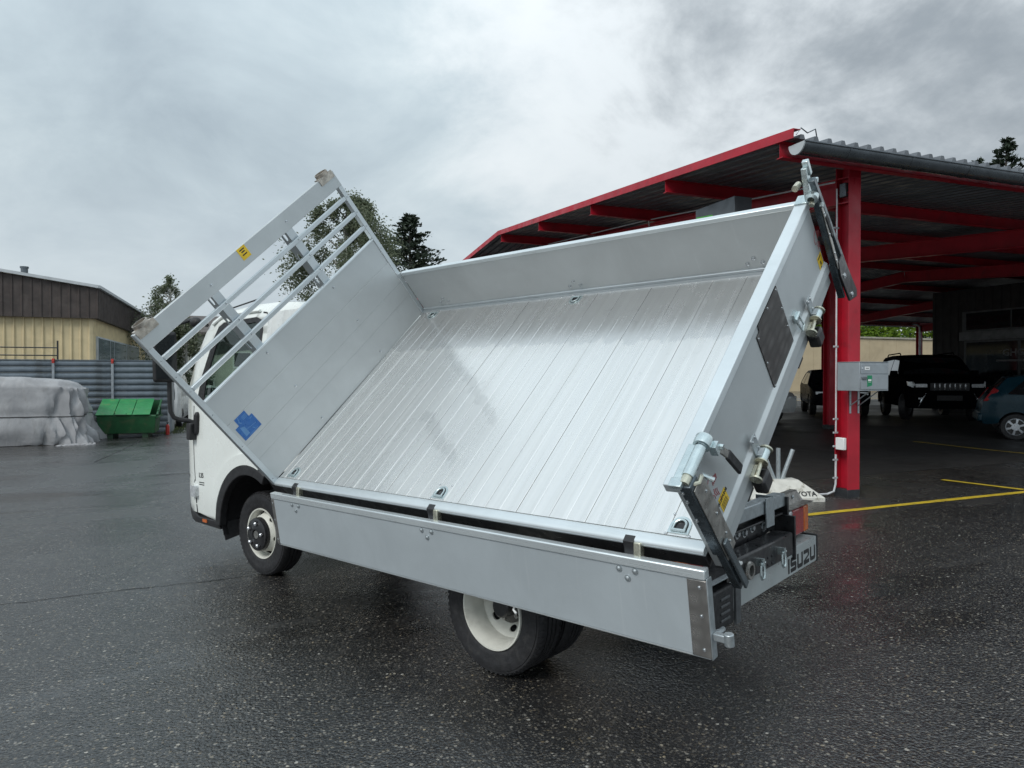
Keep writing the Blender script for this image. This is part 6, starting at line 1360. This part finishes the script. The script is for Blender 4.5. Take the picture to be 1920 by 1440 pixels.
for y0, y1 in ((34.85, 37.6), (37.75, 38.6), (38.75, 42.2), (42.4, 43.4), (43.5, 46.8)):
    m = MB(); m.bx(-6.098, -6.09, y0, y1, 1.85, 3.35); m.build('pane', 'window_blue', wf, YI)
hs = thing('house', 'pale green house with small dark windows behind the cab', 'house', (-1.0, 50.0, gz(-1, 50)))
m = MB(); m.bx(-6.0, 9.0, 0, 8, 0, 4.9); m.build('wall', 'house_wall', hs)
m = MB(); m.add([(-6.5, -0.5, 4.8), (9.5, -0.5, 4.8), (9.5, 4, 6.2), (-6.5, 4, 6.2), (9.5, 8.5, 4.8), (-6.5, 8.5, 4.8), (-6.5, -0.5, 4.65), (9.5, -0.5, 4.65)], [(0, 1, 2, 3), (3, 2, 4, 5), (6, 7, 1, 0)]); m.build('roof', 'roof_tile', hs)
for x0, z0, w_, h_ in ((-2.3, 2.6, 1.0, 0.9), (0.1, 2.6, 1.0, 0.9), (2.6, 2.6, 1.0, 0.9), (5.4, 2.6, 1.2, 0.9), (-2.2, 0.7, 1.0, 1.0), (3.4, 0.6, 1.3, 1.1)):
    m = MB(); m.bx(x0 - 0.1, x0 + w_ + 0.1, -0.06, 0.02, z0 - 0.1, z0 + h_ + 0.1); f_ = m.build('window', 'white_print', hs); m = MB(); m.bx(x0, x0 + w_, -0.075, -0.061, z0, z0 + h_); m.build('pane', 'dark_glass', f_)

# ------------------------------------------------------------------ trees
def leafcloud(m, pts, n, spread_, size, rg, droop=0.3, flat=0.5):
    for _ in range(n):
        p, r = rg.choice(pts); q = p + V((rg.gauss(0, 1), rg.gauss(0, 1), rg.gauss(0, 0.8))) * spread_ * r
        q.z -= droop * abs(rg.gauss(0, 1)) * r
        s_ = size * rg.uniform(0.6, 1.4); a = V((rg.gauss(0, 1), rg.gauss(0, 1), rg.gauss(0, flat))).normalized(); b = a.cross(V((rg.gauss(0, 1), rg.gauss(0, 1), rg.gauss(0, 1)))).normalized()
        m.add([q - a * s_, q + b * s_ * 0.55, q + a * s_, q - b * s_ * 0.55], [(0, 1, 2, 3)])
def birch(name, label, loc, H, rad_, nl, seed, lean=0.0, size=0.11, base=0.25, group=None):
    rg = random.Random(seed); t = thing(name, label, 'tree', onground(*loc), 0, group)
    tr = [V((lean * H * (i / 8) ** 1.5 + 0.12 * rg.gauss(0, 1) * i / 8, 0.12 * rg.gauss(0, 1) * i / 8, H * 0.95 * i / 8)) for i in range(9)]
    m = MB(); m.tube(tr, [0.018 * H * (1 - 0.9 * i / 8) + 0.01 for i in range(9)], 8); tips = []
    for k in range(34):
        f = base + (0.97 - base) * (k + rg.random()) / 34; i = min(7, int(f * 8)); p = tr[i].lerp(tr[i + 1], f * 8 - i)
        a = rg.random() * 2 * pi; prof_ = (sin(pi * min(1, max(0.05, (f - base) / (1.0 - base))) ** 0.75) ** 0.7)
        ln = rad_ * (0.45 + 0.6 * rg.random()) * max(0.22, prof_)
        d = V((cos(a), sin(a), 0)); e1 = p + d * ln * 0.5 + V((0, 0, ln * 0.45)); e2 = p + d * ln + V((0, 0, ln * 0.25)); e3 = e2 + d * 0.15 * ln - V((0, 0, 0.35 * ln))
        m.tube([p, e1, e2, e3], [0.045 * ln ** 0.5, 0.03, 0.016, 0.008], 5, caps=False)
        for q, r in ((e1, 0.5), (e1.lerp(e2, 0.5), 0.7), (e2, 0.9), (e3, 0.9), (e3 - V((0, 0, 0.3 * ln)), 0.7), (e2.lerp(e3, 0.5), 0.8)):
            if rg.random() < 0.82: tips.append((q, r * max(0.35, ln / rad_)))
    tips.append((tr[8], 0.4)); tips.append((tr[7], 0.5)); m.build('trunk', 'bark_birch', t)
    m = MB(); leafcloud(m, tips, nl, rad_ * 0.19, size, rg, rad_ * 0.2); m.build('crown', 'leaf_birch', t, smooth=0, merge=False, recalc=False)
    return t
birch('birch_tree', 'tall loose-crowned birch behind the open rails of the headboard', (5.2, 43.2), 13.4, 3.7, 52000, 11, 0.02, 0.08)
birch('birch_tree', 'slender sparse birch in front of the pale house, left of the cab', (-3.9, 43.5), 7.9, 1.9, 9000, 21, -0.03, 0.065, 0.15)
birch('birch_tree', 'low bushy birch beside the cab mirror', (-3.3, 42.6), 5.6, 1.5, 9000, 23, 0.02, 0.065, 0.12)
def conifer(name, label, loc, H, rad_, seed, n_l=46, mat='leaf_pine', size=0.16, start=0.12, sparse=1.0):
    rg = random.Random(seed); t = thing(name, label, 'tree', onground(*loc)); m = MB(); m.tube([(0, 0, 0), (0, 0, H * 0.5), (0, 0, H * 0.99)], [0.02 * H, 0.013 * H, 0.02], 8); c = MB()
    for k in range(n_l):
        f = start + (0.99 - start) * k / n_l; ln = rad_ * (1 - f) ** 0.8 * rg.uniform(0.65, 1.15) + 0.12; z = H * f
        for _ in range(5):
            a = rg.random() * 2 * pi; d = V((cos(a), sin(a), 0)); up = rg.uniform(-0.1, 0.35)
            pth = [V((0, 0, z)) + d * ln * s_ + V((0, 0, ln * (up * s_ - 0.25 * s_ * s_ + 0.15 * s_ ** 3))) for s_ in (0, 0.4, 0.75, 1.0)]
            m.tube(pth, [0.03, 0.02, 0.012, 0.005], 4, caps=False)
            for _ in range(int(26 * sparse * (0.4 + ln / rad_))):
                s_ = rg.uniform(0.2, 1.0); i = 0 if s_ < 0.4 else (1 if s_ < 0.75 else 2); q = pth[i].lerp(pth[i + 1], (s_ - (0, 0.4, 0.75)[i]) / (0.4, 0.35, 0.25)[i]) + V((rg.gauss(0, 1), rg.gauss(0, 1), rg.gauss(0, 0.6))) * 0.12 * (0.6 + ln * 0.25)
                sz = size * rg.uniform(0.6, 1.3); a1 = (d * rg.uniform(0.2, 1) + V((rg.gauss(0, 0.6), rg.gauss(0, 0.6), rg.uniform(0.0, 0.7)))).normalized(); b1 = a1.cross(V((rg.gauss(0, 1), rg.gauss(0, 1), rg.gauss(0, 1)))).normalized()
                c.add([q - a1 * sz, q + b1 * sz * 0.4, q + a1 * sz, q - b1 * sz * 0.4], [(0, 1, 2, 3)])
    m.build('trunk', 'bark', t); c.build('crown', mat, t, smooth=0, merge=False, recalc=False); return t
conifer('pine_tree', 'dark pine with layered branches behind the far corner of the bed', (11.8, 54.3), 14.5, 7.0, 31, 52, size=0.2, start=0.2, sparse=1.7)
conifer('spruce_tree', 'tall dark spruce rising over the carport roof', (75.5, 51.9), 27.0, 8.5, 41, 60, size=0.3, sparse=1.2)
conifer('spruce_tree', 'smaller spruce tip just showing above the roof ribs', (70.0, 51.0), 23.9, 7.0, 43, 55, size=0.3, sparse=1.0)
conifer('spruce_tree', 'spruce crown at the edge of the roof beside the taller one', (79.5, 51.0), 26.4, 8.0, 47, 55, size=0.3, sparse=1.0)
def bush(name, label, loc, H, rad_, nl, seed, size=0.22):
    rg = random.Random(seed); t = thing(name, label, 'tree', onground(*loc)); m = MB(); tips = []
    for k in range(16):
        a = rg.random() * 2 * pi; h = H * rg.uniform(0.45, 1.0); r = rad_ * rg.uniform(0.2, 1); e = V((cos(a) * r, sin(a) * r, h)); m.tube([(0, 0, 0), e * 0.5 + V((0, 0, 0.3)), e], [0.12, 0.07, 0.02], 5, caps=False); tips += [(e, 1.0), (e * 0.75 + V((0, 0, 0.3)), 0.9), (e * 0.55, 0.8)]
    m.build('trunk', 'bark', t); m = MB(); leafcloud(m, tips, nl, rad_ * 0.24, size, rg, 0.1); m.build('crown', 'leaf_bright', t, smooth=0, merge=False, recalc=False)
bush('leafy_tree', 'bright green leafy tree over the beige wall next to the corner post', (57.0, 56), 8.5, 4.0, 6000, 51)
bush('leafy_tree', 'yellow-green leafy tree over the beige wall near the far downpipe', (62.0, 56), 8.0, 4.2, 6000, 52)
bush('leafy_tree', 'leafy tree over the beige wall behind the dark workshop', (68, 56), 8.5, 4.2, 5000, 53)
bush('leafy_tree', 'leafy tree over the beige wall behind the tailgate', (51.0, 57), 8.5, 4.0, 5000, 54)
# weeds along the fence end
rg = random.Random(8); m = MB()
for i in range(900):
    x = -2.4 + rg.gauss(0, 0.25); y = 26 + rg.uniform(-0.6, 5); q = onground(x, y); a = V((rg.gauss(0, 0.4), rg.gauss(0, 0.4), 1)).normalized(); b = V((rg.gauss(0, 1), rg.gauss(0, 1), 0)).normalized(); s_ = rg.uniform(0.03, 0.12); m.add([q - b * 0.012, q + b * 0.012, q + a * s_], [(0, 1, 2)])
o = m.build('weeds', 'leaf_weed', smooth=0, merge=False, recalc=False); o['kind'] = 'stuff'; o['label'] = 'weeds growing along the foot of the metal fence'

GROUPS = {'birch_tree': 'trees beyond the yard', 'pine_tree': 'trees beyond the yard', 'spruce_tree': 'trees beyond the yard', 'leafy_tree': 'leafy trees over the beige wall', 'parked_car': 'cars parked round the yard'}
for o in list(COL.objects):
    k = o.name.split('.')[0]
    if o.parent is None and k in GROUPS: o['group'] = GROUPS[k]
